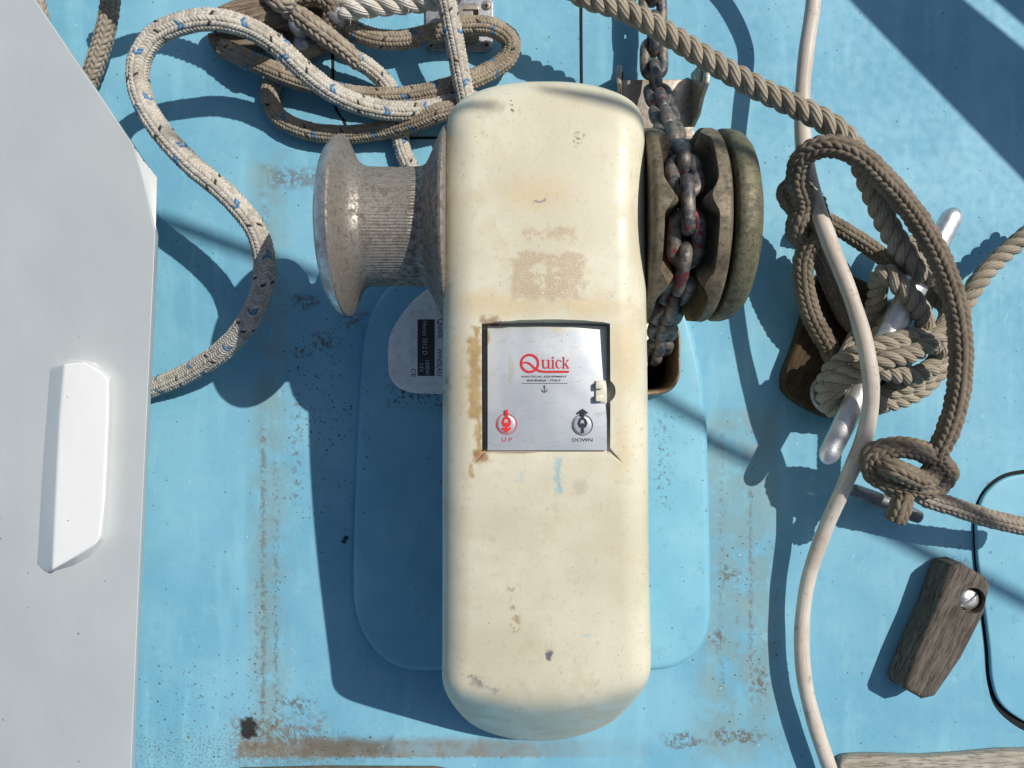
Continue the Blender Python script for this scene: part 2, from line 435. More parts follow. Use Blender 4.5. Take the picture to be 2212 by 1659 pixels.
def rope_mat(name, base, dark, fleck=False, fine=900, damt=.6, wave=None):
    m = M(name)
    n1 = m.noise(45, 4, rough=.65); n2 = m.noise(fine, 3, rough=.7)
    c = m.mix(m.mul(m.rng(n1, .40, .70), damt), base, dark)
    c = m.mix(m.mul(m.rng(n2, .45, .75), .45), c, tuple(x * .55 for x in base))
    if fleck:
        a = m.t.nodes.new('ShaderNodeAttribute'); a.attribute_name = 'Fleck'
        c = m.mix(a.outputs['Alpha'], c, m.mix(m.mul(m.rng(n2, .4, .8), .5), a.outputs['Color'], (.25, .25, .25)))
    hgt = n2; st = .35; di = .0006
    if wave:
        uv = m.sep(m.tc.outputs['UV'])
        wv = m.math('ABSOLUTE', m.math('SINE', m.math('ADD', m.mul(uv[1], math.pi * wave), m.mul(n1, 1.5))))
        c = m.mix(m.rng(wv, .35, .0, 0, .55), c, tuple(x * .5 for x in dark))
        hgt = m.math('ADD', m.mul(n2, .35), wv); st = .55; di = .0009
    nm = m.bump(hgt, st, di)
    return m.done(c, .85, 0, nm, .2)
def wood_mat(name, a, b, crack, ang, scale=260):
    m = M(name)
    c_, s_ = math.cos(ang), math.sin(ang)
    sp = m.sep(m.pos)
    al = m.math('ADD', m.mul(sp[0], c_), m.mul(sp[1], s_)); ac = m.math('SUBTRACT', m.mul(sp[1], c_), m.mul(sp[0], s_))
    cb = m.t.nodes.new('ShaderNodeCombineXYZ'); m.L(m.mul(al, .08), cb.inputs[0]); m.L(ac, cb.inputs[1]); m.L(m.mul(sp[2], .7), cb.inputs[2])
    v = cb.outputs[0]
    g = m.noise(scale, 6, v, .65, dist=.25); g2 = m.noise(scale * 3.2, 4, v, .7); n = m.noise(70, 4)
    c = m.mix(m.rng(g, .3, .7), a, b)
    c = m.mix(m.mul(m.rng(g2, .52, .66), .8), c, crack)
    c = m.mix(m.mul(m.rng(n, .5, .75), .45), c, tuple(x * .6 for x in a))
    hg = m.math('ADD', m.mul(m.rng(g2, .66, .50), .8), g)
    return m.done(c, .8, 0, m.bump(hg, .6, .0012), .25)

MAT = {}
MAT['deck'] = mk_deck(); MAT['pad'] = mk_pad(); MAT['cover'] = mk_cover(); MAT['panel'] = mk_panel()
MAT['drum'] = metal_dirty('worn_chrome', (.34, .315, .28), (.095, .072, .052), .6, .38, 240, .85, 850)
MAT['chrome'] = metal_dirty('flaking_chrome', (.50, .50, .52), (.24, .20, .16), .92, .22, 50, .6, 260)
MAT['gypsy'] = metal_dirty('cast_brown', (.19, .155, .10), (.066, .05, .029), .2, .55, 80, .85, 420)
MAT['bronze'] = metal_dirty('green_bronze', (.165, .15, .085), (.055, .05, .028), .3, .48, 90, .9, 420)
MAT['rim'] = metal_dirty('rusty_bronze', (.36, .27, .17), (.15, .09, .05), .4, .42, 90, .8, 350)
MAT['alu'] = metal_dirty('dull_aluminium', (.88, .88, .86), (.50, .47, .42), .1, .34, 40, .3, 260)
MAT['stainless'] = metal_dirty('stainless_steel', (.40, .36, .31), (.20, .145, .10), .8, .32, 60, .6, 260)
MAT['cleat'] = metal_dirty('polished_aluminium', (.74, .74, .73), (.48, .48, .47), .95, .30, 60, .3, 700)
MAT['dullsteel'] = metal_dirty('dull_steel', (.40, .41, .44), (.20, .20, .21), .75, .35, 60, .5, 300)
MAT['darksteel'] = metal_dirty('tarnished_steel', (.20, .21, .22), (.08, .08, .08), .7, .38, 60, .6, 300)
MAT['black'] = simple('black_rubber_and_gap', (.006, .007, .007), .9, 0, .3, 120)
MAT['hole'] = simple('dark_bore', (.02, .015, .012), .8, 0, .3, 90)
MAT['red_print'] = simple('red_print', (.50, .022, .030), .4, 0, .12, 120)
MAT['bright_red'] = simple('bright_red_print', (.66, .025, .020), .35, 0, .08, 120)
MAT['black_print'] = simple('black_print', (.022, .024, .030), .4, 0, .2, 120)
MAT['silver_print'] = simple('silver_print', (.50, .50, .52), .4, .2, .1, 120)
MAT['button'] = simple('button_silver', (.55, .56, .60), .3, .45, .08, 90)
MAT['sticker'] = simple('sticker_grey', (.74, .74, .73), .4, .2, .1, 90)
MAT['cream_plastic'] = simple('cream_plastic', (.62, .60, .48), .45, 0, .12, 120, .1)
def mk_white(name, a, b, streaks=.25):
    m = M(name, '2D')
    st = m.noise(60, 4, m.scaled(m.pos, (3.5, .35, 1)))
    c = m.mix(m.rng(m.noise(7, 2), .3, .7), a, b)
    c = m.mix(m.mul(m.rng(st, .52, .72), streaks), c, tuple(min(1, x * 1.18) for x in b))
    c = m.mix(m.mul(m.specks(40, .035, .10), .8), c, (.10, .10, .09))
    nm = m.bump(m.noise(14, 3), .22, .004)
    return m.done(c, .32, 0, nm, .45)
MAT['lid'] = mk_white('white_lid_paint', (.452, .488, .495), (.495, .53, .535), .06)
MAT['handle'] = mk_white('gloss_white_paint', (.72, .73, .725), (.76, .768, .76), .06)
MAT['wood'] = wood_mat('weathered_teak', (.082, .069, .057), (.155, .135, .112), (.014, .011, .009), math.radians(64))
MAT['wood2'] = wood_mat('silver_teak', (.30, .27, .22), (.43, .40, .34), (.13, .10, .07), 0)
MAT['wood3'] = wood_mat('brown_teak', (.17, .125, .085), (.27, .21, .15), (.04, .028, .02), math.radians(12))
MAT['wood4'] = wood_mat('dark_varnish', (.045, .030, .016), (.085, .056, .028), (.02, .013, .008), math.radians(64), 120)
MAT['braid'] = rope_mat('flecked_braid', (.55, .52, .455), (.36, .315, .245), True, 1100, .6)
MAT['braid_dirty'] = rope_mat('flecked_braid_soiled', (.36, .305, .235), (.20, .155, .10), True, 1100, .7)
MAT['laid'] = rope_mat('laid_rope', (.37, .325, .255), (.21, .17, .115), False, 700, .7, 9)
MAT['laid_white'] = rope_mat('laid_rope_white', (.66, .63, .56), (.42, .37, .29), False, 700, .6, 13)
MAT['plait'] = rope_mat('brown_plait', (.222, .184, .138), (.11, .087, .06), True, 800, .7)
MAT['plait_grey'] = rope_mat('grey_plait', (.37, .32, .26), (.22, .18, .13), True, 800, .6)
def mk_cable():
    m = M('cable_sheath')
    c = m.mix(m.rng(m.noise(30, 3), .3, .7), (.50, .44, .37), (.62, .57, .50))
    uv = m.tc.outputs['UV']
    st = m.noise(70, 4, m.scaled(uv, (.7, 3, 1)), .7)
    c = m.mix(m.mul(m.rng(st, .48, .66), .75), c, (.27, .205, .145))
    c = m.mix(m.mul(m.rng(m.noise(110, 4, rough=.7), .58, .70), .6), c, (.22, .17, .12))
    c = m.mix(m.mul(m.specks(150, .10, .2), .8), c, (.10, .08, .06))
    return m.done(c, .5, 0, m.bump(st, .15, .0006), .4)
MAT['cable'] = mk_cable()
def mk_chain(name, red=0.0):
    m = M(name); oc = m.tc.outputs['Object']
    oi = m.t.nodes.new('ShaderNodeObjectInfo').outputs['Random']
    v = m.vmath('ADD', oc, m.vmath('SCALE', (1, .7, .3), m.mul(oi, 3.0)))
    n = m.noise(95, 4, v, .65); n2 = m.noise(330, 4, v, .7)
    c = m.mix(m.rng(n, .42, .60), (.052, .056, .066), (.20, .17, .14))
    c = m.mix(m.mul(m.rng(n2, .5, .7), .5), c, (.31, .27, .22))
    c = m.mix(m.mul(m.rng(n2, .40, .30), .5), c, (.10, .06, .035))
    if red:
        r_ = m.noise(60, 3, m.vmath('ADD', v, (.3, .1, .7)), .6)
        c = m.mix(m.mul(m.rng(r_, .58, .61), m.rng(n2, .40, .50), red), c, (.22, .026, .030))
    return m.done(c, .55, .35, m.bump(n2, .4, .0008))
MAT['chain'] = mk_chain('chain_steel'); MAT['chain_red'] = mk_chain('chain_red_paint', .95)
MAT['yellow'] = simple('yellow_paint', (.66, .42, .03), .4, 0, .15, 200)
MAT['grit'] = simple('grit', (.09, .06, .04), .9, 0, .5, 300)
MAT['water'] = simple('sea_water', (.02, .06, .07), .15, 0, .2, 1)

# ------------------------------------------------------------------ setting
# deck sheet with the chain opening left out
cx0, cx1, cy0, cy1 = 1372, 1480, 690, 860
a = P(cx0, cy1, 0); b = P(cx1, cy0, 0); E = 2.2
bm = bmesh.new()
xs = [-E, a.x, b.x, E]; ys = [-E, a.y, b.y, E]
vv = [[bm.verts.new((x, y, 0)) for x in xs] for y in ys]
for j in range(3):
    for i in range(3):
        if i == 1 and j == 1: continue
        bm.faces.new((vv[j][i], vv[j][i + 1], vv[j + 1][i + 1], vv[j + 1][i]))
deck = bm_obj('deck', bm, MAT['deck']); tag(deck, kind='structure')
bm = bmesh.new(); bmesh.ops.create_grid(bm, x_segments=1, y_segments=1, size=200)
wat = bm_obj('water', bm, MAT['water']); wat.location = (0, 0, -1.4); tag(wat, kind='structure')

def strip(name, ctrl, w, mat, parent, h=1.2, close=False):
    """flat strip lying on the deck, for sealant seams and the hatch gap"""
    pts, u = path([P(x, y, 0) for x, y in ctrl], .004)
    T = np.gradient(pts, axis=0); T /= np.linalg.norm(T, axis=1)[:, None]
    S = np.stack([-T[:, 1], T[:, 0], 0 * T[:, 0]], axis=1)
    prof = [(-1, 0), (-.8, 1), (.8, 1), (1, 0)]
    ws = np.interp(np.linspace(0, 1, len(pts)), np.linspace(0, 1, len(w)), w) if isinstance(w, (list, tuple)) else np.full(len(pts), w)
    V = np.stack([pts + S * (ws * .5 * U * q)[:, None] + np.array([0, 0, hh * h * U]) for q, hh in prof], axis=1)
    return mesh_np(name, V.reshape(-1, 3), tube_faces(len(pts), 4), mat, parent, smooth=False)
strip('seam', [(1255, -60), (1255, 60), (1256, 200)], 7, MAT['black'], deck)
strip('seam', [(740, 258), (760, 290), (800, 299), (900, 298), (1000, 297)], 6, MAT['black'], deck)
strip('seam', [(718, 60), (719, 140), (722, 220), (732, 246), (748, 264)], [6, 8, 6, 7, 3], MAT['black'], deck)

# round-cornered hatch lid at right with its gap shade laid on as a black strip
hp = [(2500, 1018), (2300, 1019), (2212, 1021), (2165, 1032), (2128, 1062), (2110, 1105), (2107, 1160), (2113, 1240), (2124, 1320), (2134, 1400), (2140, 1470), (2155, 1520), (2190, 1553), (2240, 1575), (2500, 1600)]
hatch = thing('hatch_lid', 'pale blue hatch lid with rounded corner and dark gap, cut by right edge', 'hatch', loc=P(2300, 1300, 0))
strip('gap_strip', hp, [13, 13, 13, 13, 13, 12, 11, 12, 13, 15, 18, 26, 30, 28, 26], MAT['black'], hatch, h=.4)
lp = [tuple(q) for q in catmull([(x + (3 if y < 1300 else 4) if x < 2400 else x, y + (3 if y < 1300 else -5 if y > 1500 else 0)) for x, y in hp], sub=6)[:, :2]]
outline_slab('lid', lp, .2, 11, MAT['pad'], hatch, 5, 4)

# raised pad under the windlass
pp = [(850, 612), (812, 655), (790, 715), (777, 850), (768, 1050), (763, 1240), (766, 1310), (780, 1360), (806, 1402), (840, 1432), (880, 1447), (960, 1450), (1178, 1452), (1400, 1450),
      (1452, 1443), (1492, 1422), (1520, 1388), (1533, 1340), (1534, 1240), (1530, 1050), (1522, 850), (1502, 740), (1474, 655), (1430, 600), (1178, 590), (960, 596)]
pc = catmull([(x, y, 0) for x, y in pp], closed=True, sub=5)
bm = bmesh.new()
top = [P(x, y, 40) for x, y, _ in pc]
prism(bm, top, [Vector((p.x * 1.02 + .0002, p.y * 1.012, .0005)) for p in top])
bmesh.ops.recalc_face_normals(bm, faces=bm.faces[:])
es = [e for e in bm.edges if all(v.co.z > 30 * U for v in e.verts) and len(e.link_faces) == 2 and e.calc_face_angle(0) > .8]
bmesh.ops.bevel(bm, geom=es, offset=13 * U, segments=5, profile=.5, affect='EDGES', clamp_overlap=True)
pad = bm_obj('mounting_pad', bm, MAT['pad'], None, 50)
tag(pad, 'blue painted raised mounting pad with rounded corners under the windlass', 'pad')
# round the chain opening out of the pad
def cut(o, cutters):
    for c in cutters:
        md = o.modifiers.new('cut', 'BOOLEAN'); md.object = c; md.operation = 'DIFFERENCE'; md.solver = 'EXACT'
    dg = bpy.context.evaluated_depsgraph_get(); dg.update()
    me = bpy.data.meshes.new_from_object(o.evaluated_get(dg))
    o.modifiers.clear(); old = o.data; o.data = me; me.name = o.name
    for c in cutters: bpy.data.objects.remove(c, do_unlink=True)
hole = [(x, y) for x, y, _ in catmull([(1376, 695, 0), (1440, 690, 0), (1462, 712, 0), (1466, 770, 0), (1464, 815, 0), (1446, 840, 0), (1410, 848, 0), (1376, 846, 0)], closed=True, sub=5)]
bm = bmesh.new(); prism(bm, [P(x, y, 40) + Vector((0, 0, .02)) for x, y in hole], [P(x, y, 40) - Vector((0, 0, .03)) for x, y in hole])
cutr = bm_obj('cutter', bm); cut(pad, [cutr])
pad.data.set_sharp_from_angle(angle=math.radians(40))

# ------------------------------------------------------------------ windlass
wl = thing('windlass', 'cream anchor windlass with silver control panel, ribbed drum and chain wheel', 'windlass', loc=P(1178, 860, 40))
AX = G(0, 264, 366)          # drum axis (along x)
# base plate
bp = [(1180, 606), (960, 610), (930, 620), (892, 650), (860, 690), (843, 722), (838, 750), (838, 790), (842, 814), (856, 834), (880, 846), (910, 850), (1180, 852), (1376, 852), (1376, 606)]
bpl = outline_slab('base_plate', [tuple(q[:2]) for q in catmull([(x, y, 0) for x, y in bp], closed=True, sub=4)], 40.5, 62, MAT['alu'], wl, 3, 3)

def fit_text(body, x0, y0, x1, y1, h, mat, parent, name='lettering', rot=0, thick=.25, lift=0.6, shear=0.0, bold=0.0):
    cu = bpy.data.curves.new(name, 'FONT'); cu.body = body; cu.extrude = 0; cu.shear = shear; cu.offset = bold
    cu.resolution_u = 3
    o = bpy.data.objects.new(name, cu); COL.objects.link(o)
    dg = bpy.context.evaluated_depsgraph_get(); dg.update()
    me = bpy.data.meshes.new_from_object(o.evaluated_get(dg))
    bpy.data.objects.remove(o, do_unlink=True)
    n = len(me.vertices); co = np.zeros(n * 3, dtype=np.float32); me.vertices.foreach_get('co', co); co = co.reshape(-1, 3)
    mn, mx = co.min(0), co.max(0)
    q = (co - mn) / np.maximum(mx - mn, 1e-6)
    if rot == 0: fx, fy = q[:, 0], q[:, 1]
    else: fx, fy = q[:, 1], 1 - q[:, 0]          # reads downwards
    A = P(x0, y1, h); Bp = P(x1, y0, h)
    out = np.stack([A.x + fx * (Bp.x - A.x), A.y + fy * (Bp.y - A.y), np.full(n, (h + lift) * U)], axis=1)
    me.vertices.foreach_set('co', out.astype(np.float32).ravel()); me.update()
    me.materials.clear(); me.materials.append(mat); me.name = name
    ob = bpy.data.objects.new(name, me); link(ob, parent); pinv(ob); return ob
def flat(name, polys, h, mat, parent, lift=.6):
    bm = bmesh.new()
    for k_, pl in enumerate(polys):
        vs_ = [bm.verts.new(P(x, y, h) + Vector((0, 0, (lift + .025 * (k_ % 9)) * U))) for x, y in pl]
        f = bm.faces.new(vs_)
    for f in bm.faces:
        f.normal_update()
        if f.normal.z < 0: f.normal_flip()
    me = bpy.data.meshes.new(name); bm.to_mesh(me); bm.free(); me.materials.append(mat)
    o = bpy.data.objects.new(name, me); link(o, parent); pinv(o); return o
def ribbon(pts, w, sub=6, smooth=True):
    """quads of a stroke; w number or list"""
    q = catmull([(x, y, 0) for x, y in pts], sub=sub)[:, :2] if smooth and len(pts) > 2 else np.array(pts, dtype=float)
    T = np.gradient(q, axis=0); T /= np.linalg.norm(T, axis=1)[:, None]; S = np.stack([-T[:, 1], T[:, 0]], axis=1)
    ws = np.interp(np.linspace(0, 1, len(q)), np.linspace(0, 1, len(w)), w) if isinstance(w, (list, tuple)) else np.full(len(q), w)
    Lp = q + S * ws[:, None] / 2; Rp = q - S * ws[:, None] / 2
    return [[tuple(Lp[i]), tuple(Lp[i + 1]), tuple(Rp[i + 1]), tuple(Rp[i])] for i in range(len(q) - 1)]
def circ(cx, cy, r, n=28, a0=0, a1=360):
    return [(cx + r * math.cos(math.radians(a0 + (a1 - a0) * i / n)), cy + r * math.sin(math.radians(a0 + (a1 - a0) * i / n))) for i in range(n + 1)]
def rect(x0, y0, x1, y1): return [(x0, y0), (x1, y0), (x1, y1), (x0, y1)]

# maker's plate on the base (mostly hidden by the cover)
stk = outline_slab('maker_plate', [(886, 672), (1010, 672), (1010, 830), (892, 830), (886, 824)], 62.3, 64, MAT['sticker'], bpl, 0)
flat('black_field', [rect(902, 690, 939, 812)], 64, MAT['black_print'], stk, .5)
fit_text('Heron 1012 D', 913, 694, 923, 766, 64, MAT['silver_print'], stk, 'lettering', 1, lift=1.0)
fit_text('1000W', 919, 778, 928, 810, 64, MAT['silver_print'], stk, 'lettering', 1, lift=1.0)
fit_text('12V', 907, 786, 915, 804, 64, MAT['silver_print'], stk, 'lettering', 1, lift=1.0)
fit_text('Quick', 943, 688, 960, 731, 64, MAT['black_print'], stk, 'lettering', 1, lift=.6)
fit_text('WINDLASS', 944, 754, 955, 814, 64, MAT['black_print'], stk, 'lettering', 1, lift=.6, shear=.25)
fit_text('CE', 888, 796, 898, 814, 64, MAT['black_print'], stk, 'lettering', 1, lift=.6)

# cover: rings from the skirt over the shoulder to the spine
ol = [(1178, 183, 425), (1245, 186, 425), (1310, 199, 425), (1358, 221, 428), (1382, 248, 432), (1390, 300, 440), (1393, 400, 455), (1395, 602, 458), (1397, 900, 432), (1398, 1200, 392),
      (1400, 1366, 356), (1397, 1420, 332), (1381, 1466, 280), (1360, 1507, 205), (1331, 1548, 130), (1289, 1575, 105), (1239, 1590, 90), (1177, 1595, 86), (1115, 1592, 90), (1053, 1577, 108), (1016, 1556, 130),
      (991, 1526, 175), (973, 1490, 240), (962, 1449, 300), (958, 1387, 350), (957, 1200, 392), (957, 900, 432), (958, 602, 458), (960, 400, 455), (964, 300, 440), (973, 248, 432), (998, 221, 428), (1046, 199, 425), (1111, 186, 425)]
ol = [(x, y + max(0, (y - 1440)) * .24, h) for x, y, h in ol]
OL = catmull([P(*p) / U for p in ol], closed=True, sub=8)
Cf = np.polyfit([479, 400, 250, 100, 0, -200, -400, -500, -560, -638], [486, 500, 511, 508, 500, 474, 440, 420, 408, 392], 3)
Crown = lambda Yg: np.polyval(Cf, Yg)
CXg = 52.0                                  # spine x (cover is a little right of centre)
SpY = np.clip(OL[:, 1], -420, 330)
Sp = np.stack([np.full(len(OL), CXg), SpY], axis=1)
D = np.linalg.norm(OL[:, :2] - Sp, axis=1)
tailf = np.clip((-OL[:, 1] - 430) / 130, 0, 1); frontf = np.clip((OL[:, 1] - 400) / 70, 0, 1)
tailf = tailf * tailf * (3 - 2 * tailf); Rin = 50 - 8 * tailf + 20 * frontf
DSH = 46 - 18 * tailf + 12 * frontf                     # shoulder drop at the outline
def ztop(X, Y):
    xr = X - CXg; t = (-526 + .0011 * xr * xr) - Y; w_ = 12.0
    drop = np.where(t > 6 * w_, t, w_ * np.log1p(np.exp(np.clip(t / w_, -30, 30))))
    return Crown(Y) - 9 * (xr / 150) ** 2 - 1.42 * drop
def ring(dist, k):
    xy = OL[:, :2] + (Sp - OL[:, :2]) * (dist / D)[:, None]
    return np.concatenate([xy, (ztop(xy[:, 0], xy[:, 1]) - DSH * (1 - math.sqrt(max(0, 1 - (1 - k) ** 2))))[:, None]], axis=1)
r0 = ring(0 * D, 0)
rings = []
for zf in (0.05, .6): rings.append(np.stack([CXg + (OL[:, 0] - CXg) * .97, OL[:, 1] * .96, np.minimum(r0[:, 2] - 14 + 6 * zf, 44 + (r0[:, 2] - 44) * zf)], axis=1))
rings.append(np.stack([OL[:, 0], OL[:, 1], r0[:, 2] - 8], axis=1))
for k in (0, .02, .06, .12, .2, .3, .42, .56, .72, .88, 1.0): rings.append(ring(k * Rin, k))
for k in np.linspace(0, .985, 17)[1:]: rings.append(ring(Rin + (D - Rin) * k, 1))
NV = len(OL); V = np.concatenate(rings) * U
bm = bmesh.new(); bv = [bm.verts.new(p) for p in V]
for i in range(len(rings) - 1):
    for j in range(NV): bm.faces.new((bv[i * NV + j], bv[i * NV + (j + 1) % NV], bv[(i + 1) * NV + (j + 1) % NV], bv[(i + 1) * NV + j]))
bm.faces.new(bv[:NV]); last = bv[(len(rings) - 1) * NV:]
# close the spine slit: mirror pairs
sh = min(range(NV), key=lambda j: -OL[j, 1])
bmesh.ops.triangle_fill(bm, edges=[bm.edges.get((last[j], last[(j + 1) % NV])) for j in range(NV)], use_beauty=True)
cover = bm_obj('cover', bm, MAT['cover'], wl, None)
def lofted(topo, boto):
    bm = bmesh.new(); prism(bm, topo, boto); return bm_obj('cutter', bm)
FL = 478
arch = [(1040, 694), (1075, 687), (1125, 682), (1180, 680), (1235, 682), (1285, 687), (1319, 694)]
up = lambda L, h: [P(x, y, h) for x, y in L]
c1 = lofted(up(arch + [(1320, 830), (1320, 977), (1180, 978), (1040, 978), (1040, 830)], 535), up([(1041, 703), (1075, 701), (1125, 700), (1180, 700), (1235, 700), (1285, 701), (1317, 703), (1318, 830), (1318, 976), (1180, 977), (1042, 977), (1041, 830)], FL))
nz = circ(1306, 845, 26, 20, -75, 75)
c2 = lofted(up(nz, 535), up([(1306 + (x - 1306) * .9, y) for x, y in nz], 484))
PH_ = 485; crn = lambda y: float(Crown(-(y - 829.5) * .71))
wd = [(1046, 978), (1312, 976), (1367, 1026), (1004, 1022)]
wh = [PH_ - 1, PH_ - 1, crn(1024) + 2, crn(1024) + 2]
c3 = lofted([P(x, y, 540) for x, y in [(1046, 976), (1312, 974), (1367, 1026), (1004, 1022)]], [P(x, y, h) for (x, y), h in zip(wd, wh)])
def groove(L, h0, h1):
    return lofted([P(x, y, 540) for x, y in L], [P(x, y, h) for (x, y), h in zip(L, (h0, h0, h1, h1))])
c4 = groove([(1311, 974), (1319.5, 970), (1368, 1025), (1364, 1025)], 479, crn(1025) - 2)
c5 = groove([(1041, 972), (1050, 977), (1008, 1020), (1004, 1018)], 479, crn(1020) - 2)
cut(cover, [c1, c2, c3, c4, c5])
cover.data.polygons.foreach_set('use_smooth', np.ones(len(cover.data.polygons), dtype=bool))
cover.data.set_sharp_from_angle(angle=math.radians(28))

# control panel
PH = 485
pan = outline_slab('control_panel', [(1053, 704), (1311, 704), (1311, 840), (1311, 973), (1053, 973)], FL + .4, PH, MAT['panel'], wl, 1.2, 2)
pan['label'] = 'silver-grey control panel with red logo and two round buttons'
hb = outline_slab('hinge', [(1042, 712), (1050, 712), (1050, 972), (1042, 972)], FL + .3, PH + 2, MAT['black'], wl, 1.5, 2)
# lettering and emblem
lg = ribbon(circ(1144, 785, 18.5, 40), 5.2, smooth=False)
lg += ribbon([(1126, 786), (1134, 783), (1143, 785), (1152, 793), (1160, 799), (1168, 802), (1176, 803)], [3.4, 3.6, 4.4, 5.2, 5.2, 4.8, 4.6])
lg += ribbon([(1174, 803), (1229, 803)], 4.6, smooth=False)
flat('emblem', lg, PH, MAT['red_print'], pan)
ul = [rect(1169, 777, 1177, 778.6), rect(1171.4, 778, 1175, 790)] + ribbon([(1173.2, 789), (1175, 794), (1180, 795), (1184, 791)], [3.4, 3.2, 2.0, 1.4]) + [rect(1180.5, 777, 1187, 778.6), rect(1183.6, 778, 1187, 796), rect(1183.6, 794.4, 1189, 796)]
ul += [rect(1191.5, 777, 1196.4, 778.6), rect(1193, 778, 1196.4, 795), rect(1190.5, 794.4, 1199, 796), circ(1194.5, 772.5, 2.2, 10)[:-1]]
ul += ribbon([(1212.5, 781.5), (1209.5, 778.4), (1205, 778.4), (1202.2, 783), (1202.6, 790), (1206, 795), (1210, 794.6), (1213.2, 791.5)], [3.2, 1.6, 2, 3.4, 3.4, 2, 1.4, 1.0])
ul += [rect(1214.5, 771, 1219, 772.6), rect(1216, 772, 1219.2, 795), rect(1214.5, 794.4, 1221, 796), rect(1223.5, 777, 1229, 778.6), rect(1224, 794.4, 1230, 796)] + ribbon([(1219, 789), (1226.5, 778.5)], 1.6, smooth=False) + ribbon([(1221, 785.5), (1227.5, 795)], 3.2, smooth=False)
for k, pl in enumerate(ul): ul[k] = pl
flat('lettering', ul, PH, MAT['red_print'], pan, .75)
fit_text('NAUTICAL EQUIPMENT', 1127, 811.5, 1225, 816, PH, MAT['black_print'], pan, bold=.012)
fit_text('RAVENNA - ITALY', 1139, 819.5, 1212, 824, PH, MAT['black_print'], pan, bold=.012)
flat('rule_line', [rect(1127, 827.5, 1226, 828.5)], PH, MAT['black_print'], pan)
an = ribbon([(1176, 836), (1176, 846)], 1.7, smooth=False) + ribbon(circ(1176, 834, 1.6, 10), 1.0, smooth=False) + ribbon([(1173, 837.6), (1179, 837.6)], 1.1, smooth=False)
an += ribbon([(1170.2, 842), (1172, 845.5), (1176, 847), (1180, 845.5), (1181.8, 842)], [1, 1.8, 2, 1.8, 1]) + [[(1169.4, 840.6), (1172.4, 842.6), (1169.6, 843.8)], [(1182.6, 840.6), (1182.4, 843.8), (1179.6, 842.6)]]
flat('anchor_emblem', an, PH, MAT['black_print'], pan)
fit_text('U P', 1084, 945.5, 1106, 954.5, PH, MAT['red_print'], pan)
fit_text('DOWN', 1237, 946.5, 1280, 954, PH, MAT['black_print'], pan)
def button(cx, cy, mat, bmat, down):
    bm = bmesh.new(); c = P(cx, cy, PH); f = (1 - PH / ZU) * U
    vlathe(bm, c, [(19.5 * f, -.0002), (19.5 * f, 1.2 * U), (18.5 * f, 2.0 * U), (15 * f, 2.4 * U), (0, 2.6 * U)], 32)
    bt = bm_obj('button', bm, MAT['button'], pan, 60)
    flat('ring', ribbon(circ(cx, cy, 22, 36), 1.7, smooth=False), PH, bmat, bt, .7)
    s = 1 if down else -1
    ic = ribbon([(cx, cy - 31), (cx, cy - 11)], 6.6, smooth=False)
    ic += ribbon([(cx - 6, cy - 10), (cx - 7.4, cy - 4), (cx - 6, cy + 2), ], [5, 5.5, 5]) + ribbon([(cx + 6, cy - 10), (cx + 7.4, cy - 4), (cx + 6, cy + 2)], [5, 5.5, 5])
    ic += ribbon([(cx - 6.5, cy - 10), (cx - 4, cy - 14.5)], 4, smooth=False) + ribbon([(cx + 6.5, cy - 10), (cx + 4, cy - 14.5)], 4, smooth=False) + ribbon([(cx - 6.5, cy + 2), (cx - 4, cy + 5)], 4, smooth=False) + ribbon([(cx + 6.5, cy + 2), (cx + 4, cy + 5)], 4, smooth=False)
    ic += ribbon([(cx, cy - 4), (cx, cy + 17)], 6.0, smooth=False)
    if down: ic += ribbon([(cx - 9.5, cy + 8), (cx, cy + 15), (cx + 9.5, cy + 8)], 5, smooth=False) + [[(cx - 6, cy + 11), (cx + 6, cy + 11), (cx, cy + 17)]]
    else: ic += ribbon([(cx - 10, cy - 25), (cx, cy - 33), (cx + 10, cy - 25)], 5, smooth=False) + [[(cx - 6, cy - 28), (cx + 6, cy - 28), (cx, cy - 35)]]
    flat('arrow_symbol', ic, PH, mat, bt, 3.4)
button(1094, 916, MAT['bright_red'], MAT['red_print'], True)
button(1258, 918, MAT['black_print'], MAT['black_print'], False)
lt = outline_slab('latch', [(1287, 822), (1310, 822), (1310, 870), (1287, 870)], PH + .3, PH + 4, MAT['cream_plastic'], pan, 1, 2)
outline_slab('catch', [(1287, 825), (1303, 823), (1303, 840), (1287, 840)], PH + 4.2, PH + 11, MAT['cream_plastic'], lt, 2, 2)
outline_slab('catch', [(1287, 853), (1303, 851), (1303, 867), (1287, 867)], PH + 4.2, PH + 11, MAT['cream_plastic'], lt, 2, 2)

# warping drum
def ribs(X, th, r):
    inb = (X > -236) & (X < -152)
    return r + np.where(inb, .36 * np.sign(np.sin(th * 118)), 0)
lathe('flange_cap', [(-312, 0), (-312, 50), (-310, 90), (-307, 112), (-302, 128), (-297, 137), (-295, 139.5), (-290, 144.5), (-284, 148), (-279, 149.5)], AX, MAT['chrome'], wl, 128, None, 18)
lathe('drum_flange', [(-279, 149.5), (-276.5, 149), (-275, 147), (-271, 138), (-266, 126), (-260, 114), (-254, 107), (-247, 102), (-241, 100), (-240, 99.5)], AX, MAT['drum'], wl, 128, None, 35)
lathe('barrel', [(-240, 99.5), (-236.2, 99), (-236, 99), (-215, 98), (-190, 97.5), (-165, 98), (-152.2, 99), (-152, 99), (-147, 100.5)], AX, MAT['drum'], wl, 708, ribs, 180)
lathe('drum_flange', [(-147, 100.5), (-141, 104), (-136, 112), (-128, 128), (-119, 147), (-113, 158), (-110, 163), (-106, 164), (-102, 160), (-101, 0)], AX, MAT['drum'], wl, 128, None, 50)
